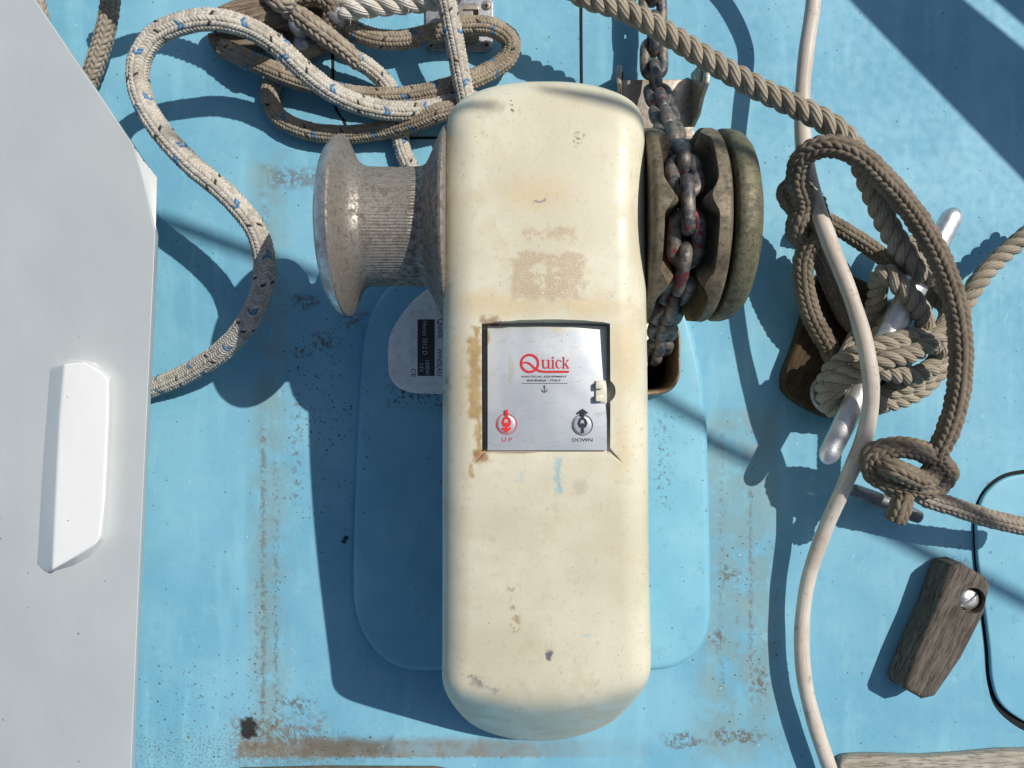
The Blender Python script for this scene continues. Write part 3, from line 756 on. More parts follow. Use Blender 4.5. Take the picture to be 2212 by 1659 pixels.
# chain wheel: two toothed halves
NT = 7; PHI0 = 0.867
def teeth(sgn, X0):
    def f(X, th, r): return r
    return f
def gypsy_half(name, x_out, x_in, s):
    """flat outer face at x_out, pocketed inner face towards x_in (s=+1: channel lies at +x)"""
    ns = 252; nr = 26
    th = np.linspace(0, 2 * math.pi, ns, endpoint=False)
    R = 158
    rr = np.concatenate([np.linspace(158, 150, 6), np.linspace(147, 70, nr)])
    ph = (th * NT / (2 * math.pi) + PHI0) % 1.0
    tooth = np.clip(1 - np.abs(ph - .5) / .22, 0, 1); tooth = tooth * tooth * (3 - 2 * tooth)
    rows = []
    # outer face -> rim -> inner sculpted face
    for r, x in ((60, x_out), (140, x_out), (152, x_out + s * 1.5), (157, x_out + s * 5), (159, x_out + s * 10)):
        rows.append(np.stack([np.full(ns, x), np.full(ns, r), th], axis=1))
    full = abs(x_in - x_out)
    for r in np.linspace(159, 84, 30):
        k = (159 - r) / 75.0
        edge = (17 if s > 0 else 23) + 3 * math.sin(min(k * 6, 1.57))
        w = edge + tooth * (full - 11 - edge) * min(1, .55 + 1.4 * k) - (1 - tooth) * 8 * math.sin(math.pi * min(1, k))
        w = w + 16 * max(0, k - .5) ** 2 * 4
        rows.append(np.stack([x_out + s * w, np.full(ns, r) - tooth * 2.0 * (k < .2), th], axis=1))
    rows.append(np.stack([np.full(ns, x_in + s * 4), np.full(ns, 78), th], axis=1))
    A = np.array(rows); n = len(A)
    V = np.stack([A[..., 0] * U, AX[1] + A[..., 1] * np.cos(A[..., 2]) * U, AX[2] + A[..., 1] * np.sin(A[..., 2]) * U], axis=-1)
    i = np.arange(n - 1)[:, None]; j = np.arange(ns)[None, :]; jj = (j + 1) % ns
    F = np.stack([i * ns + j, i * ns + jj, (i + 1) * ns + jj, (i + 1) * ns + j], axis=-1).reshape(-1, 4)
    if s < 0: F = F[:, ::-1]
    o = mesh_np(name, V.reshape(-1, 3), F, MAT['gypsy'], wl); o.data.set_sharp_from_angle(angle=math.radians(55)); return o
gypsy_half('chain_wheel', 209, 263, 1)
gypsy_half('chain_wheel', 331, 278, -1)
lathe('wheel_hub', [(200, 60), (205, 82), (272, 84), (338, 82), (340, 60)], AX, MAT['gypsy'], wl, 64)
lathe('clutch_cap', [(336, 0), (336, 146), (337, 153), (340, 158), (352, 158), (366, 154), (376, 144), (383, 126), (386, 100), (387, 0)], AX, MAT['bronze'], wl, 128, None, 60)
lathe('drive_shaft', [(60, 30), (345, 30)], AX, MAT['dullsteel'], wl, 32)
# chain pipe rim
rimp = [(x, y) for x, y in hole]
base = np.array([tuple(P(x, y, 78)) for x, y in rimp]); cen = base.mean(0)
prof = [(1.02, 40), (1.06, 40.5), (1.09, 44), (1.085, 70), (1.07, 79), (1.02, 84), (.965, 83), (.93, 76), (.915, 60), (.91, -40)]
Vr = np.stack([np.stack([cen[0] + (base[:, 0] - cen[0]) * (1 + (f - 1) * 1.25), cen[1] + (base[:, 1] - cen[1]) * f, np.full(len(base), h * U)], axis=1) for f, h in prof])
n = len(base); i = np.arange(len(prof) - 1)[:, None]; j = np.arange(n)[None, :]; jj = (j + 1) % n
F = np.stack([i * n + j, i * n + jj, (i + 1) * n + jj, (i + 1) * n + j], axis=-1).reshape(-1, 4)
mesh_np('chain_pipe', Vr.reshape(-1, 3), F, MAT['rim'], wl)
# dark bore below
bm = bmesh.new()
prism(bm, [Vector((cen[0] + (x - cen[0]) * .9, cen[1] + (y - cen[1]) * .9, 10 * U)) for x, y, _ in base], [Vector((x, y, -120 * U)) for x, y, _ in base])
bm.faces.ensure_lookup_table()
topf = max(bm.faces, key=lambda f: f.calc_center_median().z); bmesh.ops.delete(bm, geom=[topf], context='FACES')
bm_obj('pipe_bore', bm, MAT['hole'], wl)

# ------------------------------------------------------------------ chain
chain = thing('anchor_chain', 'dark galvanised anchor chain with worn red and yellow paint on chain wheel', 'chain', loc=P(1412, 126, 60))
WR = 11.0; IL = 29.0; IW = 7.2 + WR         # wire radius, half straight pitch, half width (units)
def link_mesh(mat):
    n = 40; L = []
    hs = IL - 9
    for k in range(n):
        t = 2 * math.pi * k / n
        x = IW * math.cos(t); y = IW * 1.0 * math.sin(t)
        y += hs * (1 if math.sin(t) >= 0 else -1) * min(1, abs(math.sin(t)) * 3)
        L.append((x, y, 0))
    c = np.array(L); Vs = []
    T = np.roll(c, -1, 0) - np.roll(c, 1, 0); T /= np.linalg.norm(T, axis=1)[:, None]
    Bn = np.array([0, 0, 1.0]); Nn = np.cross(T, Bn)
    ns = 14; th = np.linspace(0, 2 * math.pi, ns, endpoint=False)
    V = c[:, None, :] + WR * (np.cos(th)[None, :, None] * Nn[:, None, :] + np.sin(th)[None, :, None] * Bn)
    V *= U; i = np.arange(n)[:, None]; j = np.arange(ns)[None, :]
    F = np.stack([i * ns + j, i * ns + (j + 1) % ns, ((i + 1) % n) * ns + (j + 1) % ns, ((i + 1) % n) * ns + j], axis=-1).reshape(-1, 4)
    return mesh_np('link', V.reshape(-1, 3), F, mat, None, linkit=False).data
LM = link_mesh(MAT['chain']); LR = link_mesh(MAT['chain_red'])
PITCH = 2 * (IL - 6) + 2 * IW - 2 * WR       # inner length
PITCH = (2 * (IL - 9 + IW) - 2 * WR) * .985
# path in the plane of the wheel, then leading off upwards
XC = 270.0; RC = 115
ctrl = []
ctrl += [P(1400, -120, 66), P(1408, -20, 66), P(1412, 70, 68), P(1412, 140, 75), P(1418, 190, 95), P(1428, 225, 150)]
cpts = [Vector(c) for c in ctrl]
arc = []
for a_ in np.linspace(math.radians(48), math.radians(-48 + 180), 13)[0:0]: pass
a0, a1 = math.radians(20), math.radians(168)
for a_ in np.linspace(a0, a1, 12):
    arc.append(Vector((XC * U, AX[1] + RC * math.cos(a_) * U, AX[2] + RC * math.sin(a_) * U)))
tailp = [G(272, 127, 320), G(280, 114, 250), G(290, 96, 170), G(300, 74, 90), G(304, 60, -40)]
allp = catmull([*cpts, *arc, *tailp], sub=20)
cp, cu_ = resample(allp, .0006)
tot = cu_[-1]; nl = int(tot / (PITCH * U))
Tc = np.gradient(cp, axis=0)
last_up = None
for k in range(nl):
    s = (k + .5) * PITCH * U; s0 = max(s - .5 * PITCH * U, 0); s1 = min(s + .5 * PITCH * U, tot)
    pa = Vector([np.interp(s0, cu_, cp[:, q]) for q in range(3)]); pb = Vector([np.interp(s1, cu_, cp[:, q]) for q in range(3)])
    pc_ = (pa + pb) / 2; d = (pb - pa).normalized()
    side = Vector((1, 0, 0)); side = (side - d * side.dot(d)).normalized(); up_ = side.cross(d)
    tilt = math.radians((8 if k % 2 == 0 else 98) + random.uniform(-7, 7))
    nrm = up_ * math.cos(tilt) + side * math.sin(tilt); xa = d.cross(nrm)
    yv = pc_.y / U
    red = (AX[1] / U + 150 > yv > AX[1] / U - 130 and random.random() < .4) or k in (6, 7)
    o = bpy.data.objects.new('link', LR if red else LM)
    o.matrix_world = Matrix(((xa.x, d.x, nrm.x, pc_.x), (xa.y, d.y, nrm.y, pc_.y), (xa.z, d.z, nrm.z, pc_.z), (0, 0, 0, 1)))
    COL.objects.link(o); o.parent = chain; pinv(o)
    if red: o['label'] = 'link with worn red paint'

# stainless fairlead bracket behind the wheel
br = thing('chain_stopper', 'stainless steel U bracket with two pierced ears behind the chain wheel', 'bracket', loc=P(1410, 230, 0))
outline_slab('base', [(1340, 172), (1500, 170), (1500, 300), (1340, 300)], 0.5, 14, MAT['stainless'], br, 3, 2)
def ear(x0, lean):
    bm = bmesh.new(); t = 9
    prof = [(-55, 10), (62, 10), (60, 60), (48, 90), (28, 104), (5, 100), (-15, 70), (-40, 50)]
    c = P(x0, 225, 0)
    A = [Vector((c.x + lean * z * U, c.y + y * U, z * U)) for y, z in prof]; Bv = [p + Vector((t * U, 0, 0)) for p in A]
    prism(bm, A, Bv); bmesh.ops.recalc_face_normals(bm, faces=bm.faces[:]); bevel_sharp(bm, 2.2 * U, 2, 40)
    e = bm_obj('ear', bm, MAT['stainless'], br, 50)
    hc = Vector((c.x + lean * 72 * U + t * U * .5, c.y + 30 * U, 72 * U))
    bm = bmesh.new()
    for sx_ in (-1, 1):
        ring = [bm.verts.new(hc + Vector((sx_ * (t * .5 + .8) * U, 11 * U * math.cos(q), 14 * U * math.sin(q)))) for q in np.linspace(0, 2 * math.pi, 18, endpoint=False)]
        bm.faces.new(ring)
    bm_obj('hole', bm, MAT['rim'], e)
ear(1335, -.16); ear(1488, .10)

# ------------------------------------------------------------------ ropes
def hsh(a, b): 
    x = np.sin(a * 12.9898 + b * 78.233) * 43758.5453
    return x - np.floor(x)
def braid_fns(cols, gl, amp, slope=.9, seed=0, flecks=True, stag=0.0):
    def cell(u, v):
        q = v * cols; c = np.floor(np.minimum(q, cols - 1e-6)); fv = q - c
        dr_ = np.where(c % 2 == 0, 1.0, -1.0)
        g = u / gl + dr_ * (fv - .5) * slope + seed * .37 + stag * (c % 2)
        return c, fv, np.floor(g), g - np.floor(g)
    def disp(u, v):
        c, fv, gi, fg = cell(u, v)
        h = (1 - np.abs(2 * fg - 1) ** 2.2) ** .7 * (1 - .85 * np.abs(2 * fv - 1) ** 3)
        return amp * (h - .5) + amp * .35 * (hsh(c, gi) - .5)
    def col(u, v):
        c, fv, gi, fg = cell(u, v)
        out = np.zeros(u.shape + (4,))
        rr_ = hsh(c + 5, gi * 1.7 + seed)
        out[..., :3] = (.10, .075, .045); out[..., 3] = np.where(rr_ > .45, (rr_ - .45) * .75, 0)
        out[..., 3] = np.maximum(out[..., 3], np.where((fg < .12) | (fg > .88), .35, 0))  # gaps between grains darkened in the colour itself
        if not flecks: return out
        bk = np.floor(gi / 15); ph = gi - 15 * bk - np.floor(6 * hsh(bk, 3.1 + seed)); c = (c + np.floor(4 * hsh(bk, 7.7))) % 12
        blue = ((ph == 0) & np.isin(c, (1, 2))) | ((ph == 1) & (c == 2)) | ((ph == 2) & np.isin(c, (5, 6))) | ((ph == 3) & (c == 5)) | ((ph == 1) & np.isin(c, (9, 10)))
        blk = ((ph == 9) & np.isin(c, (0, 4, 8))) | ((ph == 8) & np.isin(c, (2, 7)))
        core = (np.abs(fg - .5) < .36)
        out[blue & core] = (.03, .17, .36, 1); out[blk & core] = (.012, .012, .012, 1)
        return out
    return disp, col
def bend_pts(L): return [P(*p) for p in L]
def add_braid(name, L, Ru, mat, label, seed=0, coarse=False, group=None, parent=None, cat='rope', rfun=None, step=None, cap=True):
    pts, u = path(L, (.0007 if not coarse else .0009) if step is None else step)
    if coarse: d, c = braid_fns(10, Ru * U * .74, Ru * U * .25, .62, seed, False, .5); ns = 70
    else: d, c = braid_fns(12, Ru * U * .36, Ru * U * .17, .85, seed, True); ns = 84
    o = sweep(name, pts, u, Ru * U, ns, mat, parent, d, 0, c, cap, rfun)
    if label: tag(o, label, cat, group)
    return o
def add_laid(name, L, Ru, mat, label, phase=0.0, pitch=3.9, cat='rope'):
    """three strand rope: Empty with three strand children"""
    pts, u = path(L, .0011)
    T, N, B = frames(pts)
    rt = thing(name, label, cat, loc=tuple(pts[0]))
    for k in range(3):
        ph = 2 * math.pi * u / (pitch * Ru * U) + k * 2 * math.pi / 3 + phase
        c = pts + (.54 * Ru * U) * (np.cos(ph)[:, None] * N + np.sin(ph)[:, None] * B)
        uu = np.concatenate([[0], np.cumsum(np.linalg.norm(np.diff(c, axis=0), axis=1))])
        tw = .35 / (pitch * Ru * U)
        dsp = lambda a, b: .035 * Ru * U * np.abs(np.sin(math.pi * 9 * (b + tw * a))) - .02 * Ru * U
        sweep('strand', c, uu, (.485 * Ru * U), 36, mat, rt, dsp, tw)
    return rt

RA = 19.5
# big loop at the left
add_braid('braided_rope', bend_pts([(250, 858, 22), (320, 840, 32), (400, 808, 66), (480, 757, 118), (535, 695, 160), (565, 625, 182), (571, 560, 194), (550, 492, 202), (490, 420, 210), (415, 357, 215), (345, 280, 222), (304, 205, 222),
    (300, 135, 222), (335, 78, 222), (400, 49, 222), (470, 43, 215), (540, 62, 190), (600, 100, 165), (660, 155, 140), (720, 200, 118), (785, 228, 95), (860, 240, 75), (930, 235, 60), (1010, 215, 50), (1090, 250, 40)]), RA, MAT['braid'],
    'white braided rope with blue and black flecks in wide loop over left deck', 0)
add_braid('braided_rope', bend_pts([(720, -40, 60), (728, 10, 60), (752, 55, 55), (800, 80, 50), (870, 86, 48), (940, 70, 52), (1005, 57, 60), (1065, 60, 62), (1103, 88, 58), (1098, 122, 52), (1055, 155, 52), (985, 183, 58), (910, 203, 50),
    (830, 210, 45), (760, 205, 42), (690, 187, 42), (620, 165, 48), (550, 135, 52), (490, 108, 45), (476, 102, 44)]), RA - .5, MAT['braid_dirty'],
    'soiled flecked rope doubling back in a hairpin past the steel latch', 1)
add_braid('braided_rope', bend_pts([(690, 95, 35), (640, 120, 30), (600, 160, 26), (582, 205, 24), (600, 250, 24), (655, 280, 26), (740, 291, 28), (820, 283, 34), (900, 262, 60), (960, 240, 75), (1020, 235, 70), (1090, 280, 55)]), RA - 1, MAT['braid_dirty'],
    'flecked rope bight lying on deck just above the warping drum', 2)
add_braid('braided_rope', bend_pts([(950, -60, 150), (962, -10, 145), (974, 50, 135), (985, 105, 120), (996, 165, 108), (1006, 215, 95), (1020, 290, 60)]), RA - 1, MAT['braid'],
    'clean flecked rope hanging straight down in front of the hairpin rope', 3)
add_braid('braided_rope', bend_pts([(758, 122, 62), (800, 148, 52), (835, 182, 38), (856, 225, 24), (862, 275, 22), (870, 325, 22), (892, 372, 22), (930, 420, 22)]), RA - 2, MAT['braid'],
    'thin flecked rope emerging from grey plait and passing under the drum', 4)
# grey plaited ropes
add_braid('plaited_rope', bend_pts([(560, -60, 70), (610, 5, 84), (660, 45, 88), (710, 82, 82), (752, 115, 70), (780, 140, 60)]), 20, MAT['plait_grey'],
    'grey plaited rope end spliced onto the thin flecked rope', 0, True, rfun=lambda t: np.interp(t, [0, .7, 1], [1, 1, .8]))
c3pts = [P(182, 205, 30), P(196, 165, 44), P(214, 115, 60), P(229, 60, 78), P(238, 5, 96), P(238, -60, 150), SH(232, 108, 215), SH(300, 90, 235), SH(370, 100, 235), SH(450, 130, 225), SH(530, 180, 190), P(640, -90, 120)]
add_braid('plaited_rope', c3pts, 17.5, MAT['plait_grey'], 'grey plaited rope dropping under the white lid near top left', 1, True)
add_braid('plaited_rope', [P(62, -60, 70), P(76, 0, 62), P(86, 40, 55), P(96, 90, 45), P(110, 150, 30)], 17.5, MAT['plait_grey'], 'short grey plaited rope in the top left corner', 2, True)
# tangle by the wooden block
add_braid('plaited_rope', bend_pts([(585, -25, 70), (640, -5, 92), (690, -8, 98), (722, 18, 90), (712, 55, 70), (700, 85, 45), (690, 100, 24)]), 19, MAT['plait'], 'dark plaited rope turn around the wooden block', 3, True)
add_laid('frayed_rope', bend_pts([(735, 22, 95), (790, 14, 100), (850, 8, 102), (910, 2, 104), (965, -8, 108), (1020, -40, 110)]), 22, MAT['laid_white'], 'frayed cream three strand rope along the top edge', .4, 4.6)

# ropes on the right
add_laid('mooring_rope', bend_pts([(1180, -60, 160), (1262, -8, 165), (1350, 22, 172), (1440, 72, 185), (1540, 135, 200), (1640, 192, 215), (1740, 240, 228), (1805, 278, 235), (1850, 330, 228), (1884, 410, 212), (1925, 500, 195), (1975, 572, 178),
    (2030, 605, 150), (2062, 650, 110), (2050, 715, 90), (1985, 745, 150), (1905, 765, 165), (1838, 790, 140), (1800, 835, 90), (1832, 868, 60), (1920, 858, 62), (2010, 800, 70), (2050, 735, 78)]), 21.5, MAT['laid'],
    'thick weathered three strand rope running from top centre down to the cleat', 0)
add_laid('mooring_rope', bend_pts([(2260, 470, 70), (2212, 512, 76), (2150, 565, 82), (2105, 620, 88), (2066, 690, 80), (2030, 770, 75), (1985, 815, 80), (1920, 848, 75), (1850, 868, 70), (1800, 880, 100), (1790, 840, 130), (1830, 808, 160), (1900, 800, 168), (1970, 812, 150), (2020, 790, 120)]), 19, MAT['laid'],
    'three strand rope leading from the cleat to the right edge', 1.0)
add_laid('mooring_rope', bend_pts([(1940, 760, 100), (1995, 720, 130), (1985, 665, 165), (1945, 618, 180), (1915, 590, 170), (1900, 600, 140), (1890, 660, 90), (1850, 720, 60)]), 19, MAT['laid'],
    'short turn of three strand rope over the middle of the cleat', 2.0)
add_laid('mooring_rope', bend_pts([(2010, 560, 90), (1985, 525, 120), (1960, 530, 130), (1990, 590, 110), (2010, 650, 80)]), 16, MAT['laid'], 'small bight of three strand rope near the upper cleat horn', 1.4)

add_laid('mooring_rope', bend_pts([(2030, 775, 66), (1965, 832, 58), (1885, 884, 54), (1815, 893, 62), (1783, 856, 92), (1795, 802, 132), (1855, 762, 160), (1928, 738, 168), (1992, 728, 145), (2040, 762, 92)]), 19, MAT['laid'], 'lowest three strand turn looping round the lower cleat horn', .7)
add_laid('mooring_rope', bend_pts([(1790, 872, 96), (1822, 822, 150), (1900, 782, 190), (1975, 762, 180), (2032, 716, 140), (2048, 668, 100), (2020, 640, 74)]), 18, MAT['laid'], 'uppermost three strand turn crossing over the cleat middle', 2.6)
add_laid('mooring_rope', bend_pts([(1870, 700, 60), (1842, 745, 86), (1828, 790, 120), (1850, 838, 110), (1905, 872, 70), (1985, 846, 62), (2040, 790, 66)]), 18, MAT['laid'], 'three strand turn on the left flank of the cleat', 1.9)
BR = 19.3
add_braid('plaited_rope', bend_pts([(1815, 800, 46), (1790, 750, 50), (1757, 690, 62), (1738, 625, 75), (1736, 560, 92), (1752, 520, 112), (1775, 488, 135), (1752, 462, 150), (1712, 440, 150), (1700, 415, 150), (1722, 402, 160), (1752, 425, 140), (1768, 470, 112), (1752, 515, 96), (1722, 508, 120),
    (1722, 480, 150), (1735, 440, 170), (1722, 385, 205), (1735, 338, 235), (1785, 316, 262), (1845, 330, 275), (1910, 388, 262), (1975, 465, 240), (2030, 560, 238), (2064, 660, 232), (2076, 760, 225), (2068, 860, 215), (2046, 935, 200), (2024, 985, 182),
    (2046, 1022, 168), (2018, 1052, 165), (1950, 1046, 176), (1890, 1026, 168), (1884, 984, 176), (1935, 966, 190), (1998, 978, 186), (2022, 1006, 165), (1992, 1036, 190), (1930, 1012, 202), (1898, 1002, 172), (1920, 1044, 158), (1950, 1068, 168), (1944, 1098, 172), (1932, 1128, 166)]), BR, MAT['plait'],
    'brown plaited rope with two knots arching past the cleat', 5, True)
add_braid('plaited_rope', bend_pts([(1950, 1040, 160), (2000, 1075, 150), (2060, 1094, 142), (2130, 1118, 130), (2190, 1132, 118), (2260, 1146, 105)]), 17, MAT['plait_grey'], 'grey brown plaited rope leading right over the hatch lid edge', 6, True)
add_braid('plaited_rope', bend_pts([(1768, 468, 70), (1800, 485, 60), (1850, 515, 58), (1905, 553, 70), (1960, 600, 85)]), 16.5, MAT['plait'], 'short brown plaited rope between upper knot and cleat', 7, True)
add_braid('plaited_rope', bend_pts([(1752, 520, 70), (1775, 570, 58), (1800, 630, 54), (1830, 690, 56), (1870, 730, 60)]), 16, MAT['plait'], 'brown plaited rope running down behind the white cable', 8, True)

# loose fibres standing off the ropes
def fuzz(o, n, lmin, lmax, mat, w=.00009):
    meshes = [o.data] if o.type == 'MESH' else [c.data for c in o.children]
    Vs, Fs = [], []
    for me in meshes:
        nv_ = len(me.vertices); co = np.zeros(nv_ * 3, np.float32); no = np.zeros(nv_ * 3, np.float32)
        me.vertices.foreach_get('co', co); me.vertex_normals.foreach_get('vector', no); co = co.reshape(-1, 3); no = no.reshape(-1, 3)
        for i_ in RNG.integers(0, nv_, n // len(meshes)):
            p = co[i_]; nn = no[i_] + RNG.normal(0, .55, 3); nn /= np.linalg.norm(nn) + 1e-9
            L_ = RNG.uniform(lmin, lmax) * (.4 + .6 * RNG.random()); sd = np.cross(nn, RNG.normal(0, 1, 3)); sd /= np.linalg.norm(sd) + 1e-9
            md_ = p + nn * L_ * .6; tp = p + nn * L_ * .9 + sd * L_ * .4
            s2 = np.cross(nn, sd); k = len(Vs)
            Vs += [p - s2 * w, p + s2 * w, md_ + s2 * w * .8, md_ - s2 * w * .8, tp]; Fs += [(k, k + 1, k + 2), (k, k + 2, k + 3), (k + 3, k + 2, k + 4)]
    f = mesh_np('fuzz', np.array(Vs), np.array(Fs), mat, o, smooth=False); f['kind'] = 'stuff'
for o in list(bpy.data.objects):
    if o.parent is None and o.name.split('.')[0] in ('braided_rope', 'plaited_rope', 'mooring_rope', 'frayed_rope'):
        me = o.data if o.type == 'MESH' else o.children[0].data
        ln = len(me.vertices) * (3 if o.type != 'MESH' else 1)
        fuzz(o, int(ln * .022), .0008, .0022, me.materials[0])
        if o.name == 'frayed_rope': fuzz(o, 260, .006, .016, me.materials[0], .00016)
# white cable
cpth, cuu = path([SH(1430, -210, 165), SH(1492, -85, 155), P(1728, -118, 142), P(1755, -40, 136)] + bend_pts([(1757, 2, 132), (1742, 110, 128), (1733, 220, 130), (1738, 330, 140), (1760, 430, 160), (1795, 530, 185), (1838, 640, 205), (1870, 750, 210), (1882, 850, 200), (1868, 940, 165), (1828, 1040, 118), (1780, 1150, 78), (1744, 1260, 58), (1732, 1370, 50), (1738, 1470, 48), (1762, 1570, 46), (1792, 1659, 46), (1820, 1740, 46)]), .003)
cb = sweep('white_cable', cpth, cuu, 15.2 * U, 28, MAT['cable'], rfun=lambda t: 1 + .035 * np.sin(t * 23) + .025 * np.sin(t * 61 + 1) + .015 * np.sin(t * 140)); tag(cb, 'scuffed off-white round cable snaking down the right side over the cleat', 'cable')

# ------------------------------------------------------------------ cleats
def spindle(name, a, b, ra, rm, mat, parent, flat_=.8):
    a, b = Vector(a), Vector(b); n = 40; ns = 24
    d = (b - a); L = d.length; d.normalize(); side = d.cross(Vector((0, 0, 1))).normalized(); up_ = side.cross(d)
    rows = []
    for i in range(n + 1):
        t = .5 - .5 * math.cos(math.pi * i / n); e = min(t, 1 - t)
        r = (ra + (rm - ra) * math.sin(math.pi * t) ** 1.2) * math.sqrt(max(0, 1 - (1 - min(1, e / .045)) ** 2)) + 1e-5
        c = a + d * L * t + Vector((0, 0, -6 * U * math.sin(math.pi * t)))
        rows.append([c + side * r * math.cos(q) + up_ * r * flat_ * math.sin(q) for q in np.linspace(0, 2 * math.pi, ns, endpoint=False)])
    V = np.array([[tuple(p) for p in r_] for r_ in rows]).reshape(-1, 3)
    i = np.arange(n)[:, None]; j = np.arange(ns)[None, :]
    F = np.stack([i * ns + j, i * ns + (j + 1) % ns, (i + 1) * ns + (j + 1) % ns, (i + 1) * ns + j], axis=-1).reshape(-1, 4)
    return mesh_np(name, V, F, mat, parent)
ct = thing('deck_cleat', 'polished aluminium horn cleat wound with grey three strand rope', 'cleat', loc=P(1925, 725, 30))
spindle('horn', P(2066, 450, 145), P(1780, 1002, 145), 20 * U, 26 * U, MAT['cleat'], ct)
for k in (.38, .62):
    q = P(2066, 450, 145).lerp(P(1780, 1002, 145), k)
    bm = bmesh.new(); vlathe(bm, (q.x, q.y, 30 * U), [(34 * U, 0), (30 * U, 12 * U), (20 * U, 40 * U), (20 * U, 95 * U), (26 * U, 112 * U), (0, 114 * U)], 24)
    bm_obj('post', bm, MAT['cleat'], ct, 60)
blk = outline_slab('cleat_block', [tuple(q[:2]) for q in catmull([(x, y, 0) for x, y in [(1780, 585), (1868, 605), (1925, 660), (1955, 760), (1900, 850), (1850, 905), (1800, 905), (1740, 880), (1697, 845), (1695, 810), (1720, 740), (1752, 640)]], closed=True, sub=3)], .5, 36, MAT['wood4'], None, 8, 3)
tag(blk, 'dark varnished wooden block under the polished cleat', 'block')
# padeye on the block
pe = thing('pad_eye', 'dark steel eye ring on the wooden block beside the cleat', 'eye', loc=P(1790, 880, 36))
eth = np.linspace(0, 2 * math.pi, 41)
ep = np.array([tuple(P(1792, 852, 44) + Vector((30 * U * math.cos(t), 12 * U * math.cos(t) * -.3 + 34 * U * math.sin(t), 10 * U * math.cos(t)))) for t in eth])
sweep('ring', ep, np.linspace(0, .1, 41), 9 * U, 14, MAT['dullsteel'], pe, cap=False)
sc_ = thing('deck_cleat', 'small dull metal cleat half hidden by the lower rope knot', 'cleat', loc=P(1915, 1088, 0))
spindle('horn', P(1838, 1056, 44), P(1992, 1120, 44), 13 * U, 17 * U, MAT['darksteel'], sc_)
for x, y in ((1885, 1076), (1945, 1100)):
    q = P(x, y, 0); bm = bmesh.new(); vlathe(bm, (q.x, q.y, .4 * U), [(16 * U, 0), (11 * U, 10 * U), (11 * U, 40 * U), (0, 41 * U)], 16); bm_obj('foot', bm, MAT['darksteel'], sc_, 60)

# ------------------------------------------------------------------ wooden turn button with screw
tb = thing('turn_button', 'grey weathered teak turn button with slotted screw beside the hatch gap', 'turn button', loc=P(2040, 1360, 0))
tpts = [(2062, 1222), (2084, 1219), (2134, 1249), (2142, 1265), (2129, 1326), (2080, 1422), (2022, 1506), (1996, 1512), (1960, 1492), (1956, 1478), (1986, 1400), (2024, 1314), (2054, 1230)]
topo = [P(x, y, 72) for x, y in tpts]
cenp = sum(topo, Vector()) / len(topo)
bm = bmesh.new()
prism(bm, topo, [Vector((cenp.x + (p.x - cenp.x) * 1.02 - 5 * U, cenp.y + (p.y - cenp.y) * 1.02, .6 * U)) for p in topo])
bmesh.ops.recalc_face_normals(bm, faces=bm.faces[:]); bevel_sharp(bm, 13 * U, 4, 50)
body = bm_obj('body', bm, MAT['wood'], tb, 40)
bm = bmesh.new(); c = P(2102, 1298, 72); ring0 = [Vector((c.x + 27 * U * math.cos(t), c.y + 27 * U * math.sin(t), 0)) for t in np.linspace(0, 2 * math.pi, 32, endpoint=False)]
prism(bm, [v + Vector((0, 0, 95 * U)) for v in ring0], [v + Vector((0, 0, 52 * U)) for v in ring0]); ctr = bm_obj('cutter', bm); cut(body, [ctr])
body.data.polygons.foreach_set('use_smooth', np.ones(len(body.data.polygons), dtype=bool)); body.data.set_sharp_from_angle(angle=math.radians(35))
bm = bmesh.new(); f_ = Vector((c.x - 1 * U, c.y - .5 * U, 52.3 * U))
vlathe(bm, f_, [(21.5 * U, 0), (21.5 * U, 6 * U), (19 * U, 9.5 * U), (10 * U, 12 * U), (0, 12.6 * U)], 32); scr = bm_obj('screw', bm, MAT['cleat'], tb, 40)
bm = bmesh.new(); dirv = Vector((.75, .66, 0)).normalized(); nv = Vector((-dirv.y, dirv.x, 0))
q = [f_ + dirv * (s1 * 21 * U) + nv * (s2 * 2.6 * U) for s1, s2 in ((-1, -1), (1, -1), (1, 1), (-1, 1))]
prism(bm, [v + Vector((0, 0, 20 * U)) for v in q], [v + Vector((0, 0, 5 * U)) for v in q]); ctr = bm_obj('cutter', bm); cut(scr, [ctr])
scr.data.set_sharp_from_angle(angle=math.radians(40))

# ------------------------------------------------------------------ white lid at left with handle
wlid = thing('locker_lid', 'large white painted lid with cut corner standing open at left', 'lid', loc=P(150, 900, 60))
def lidh(x, y): return 188 - (335 - x) * .30          # rises towards its free edge
lpts = [(-160, -260), (-60, -200), (74, -2), (287, 311), (312, 395), (335, 505), (300, 1250), (283, 1659), (279, 1760), (-160, 1760)]
topo = [P(x, y, lidh(x, y)) for x, y in lpts]
bm = bmesh.new(); prism(bm, topo, [p - Vector((.002, 0, 26 * U)) for p in topo]); bmesh.ops.recalc_face_normals(bm, faces=bm.faces[:]); bevel_sharp(bm, 3 * U, 3, 40)
bm_obj('panel', bm, MAT['lid'], wlid, 30)
tri = [P(288, 312, lidh(287, 311) - 2), P(336, 504, lidh(335, 505) - 2), P(313, 396, lidh(312, 395) - 2)]
A_, C_, B_ = P(288.5, 313, lidh(287, 311) - 3), P(336, 503, lidh(335, 505) - 3), P(340, 384, lidh(335, 420) - 22)
bm = bmesh.new(); mid_ = P(313, 397, lidh(312, 395) - 3)
prism(bm, [A_, mid_, C_, B_], [p - Vector((.004, 0, 22 * U)) for p in (A_, mid_, C_, B_)]); bmesh.ops.recalc_face_normals(bm, faces=bm.faces[:]); bevel_sharp(bm, 1.5 * U, 2, 40)
bm_obj('corner_facet', bm, MAT['lid'], wlid, 30)
hl = [(142, 778), (185, 776), (228, 805), (240, 822), (239, 900), (230, 1080), (221, 1160), (214, 1178), (170, 1215), (107, 1238), (114, 1100), (126, 900)]
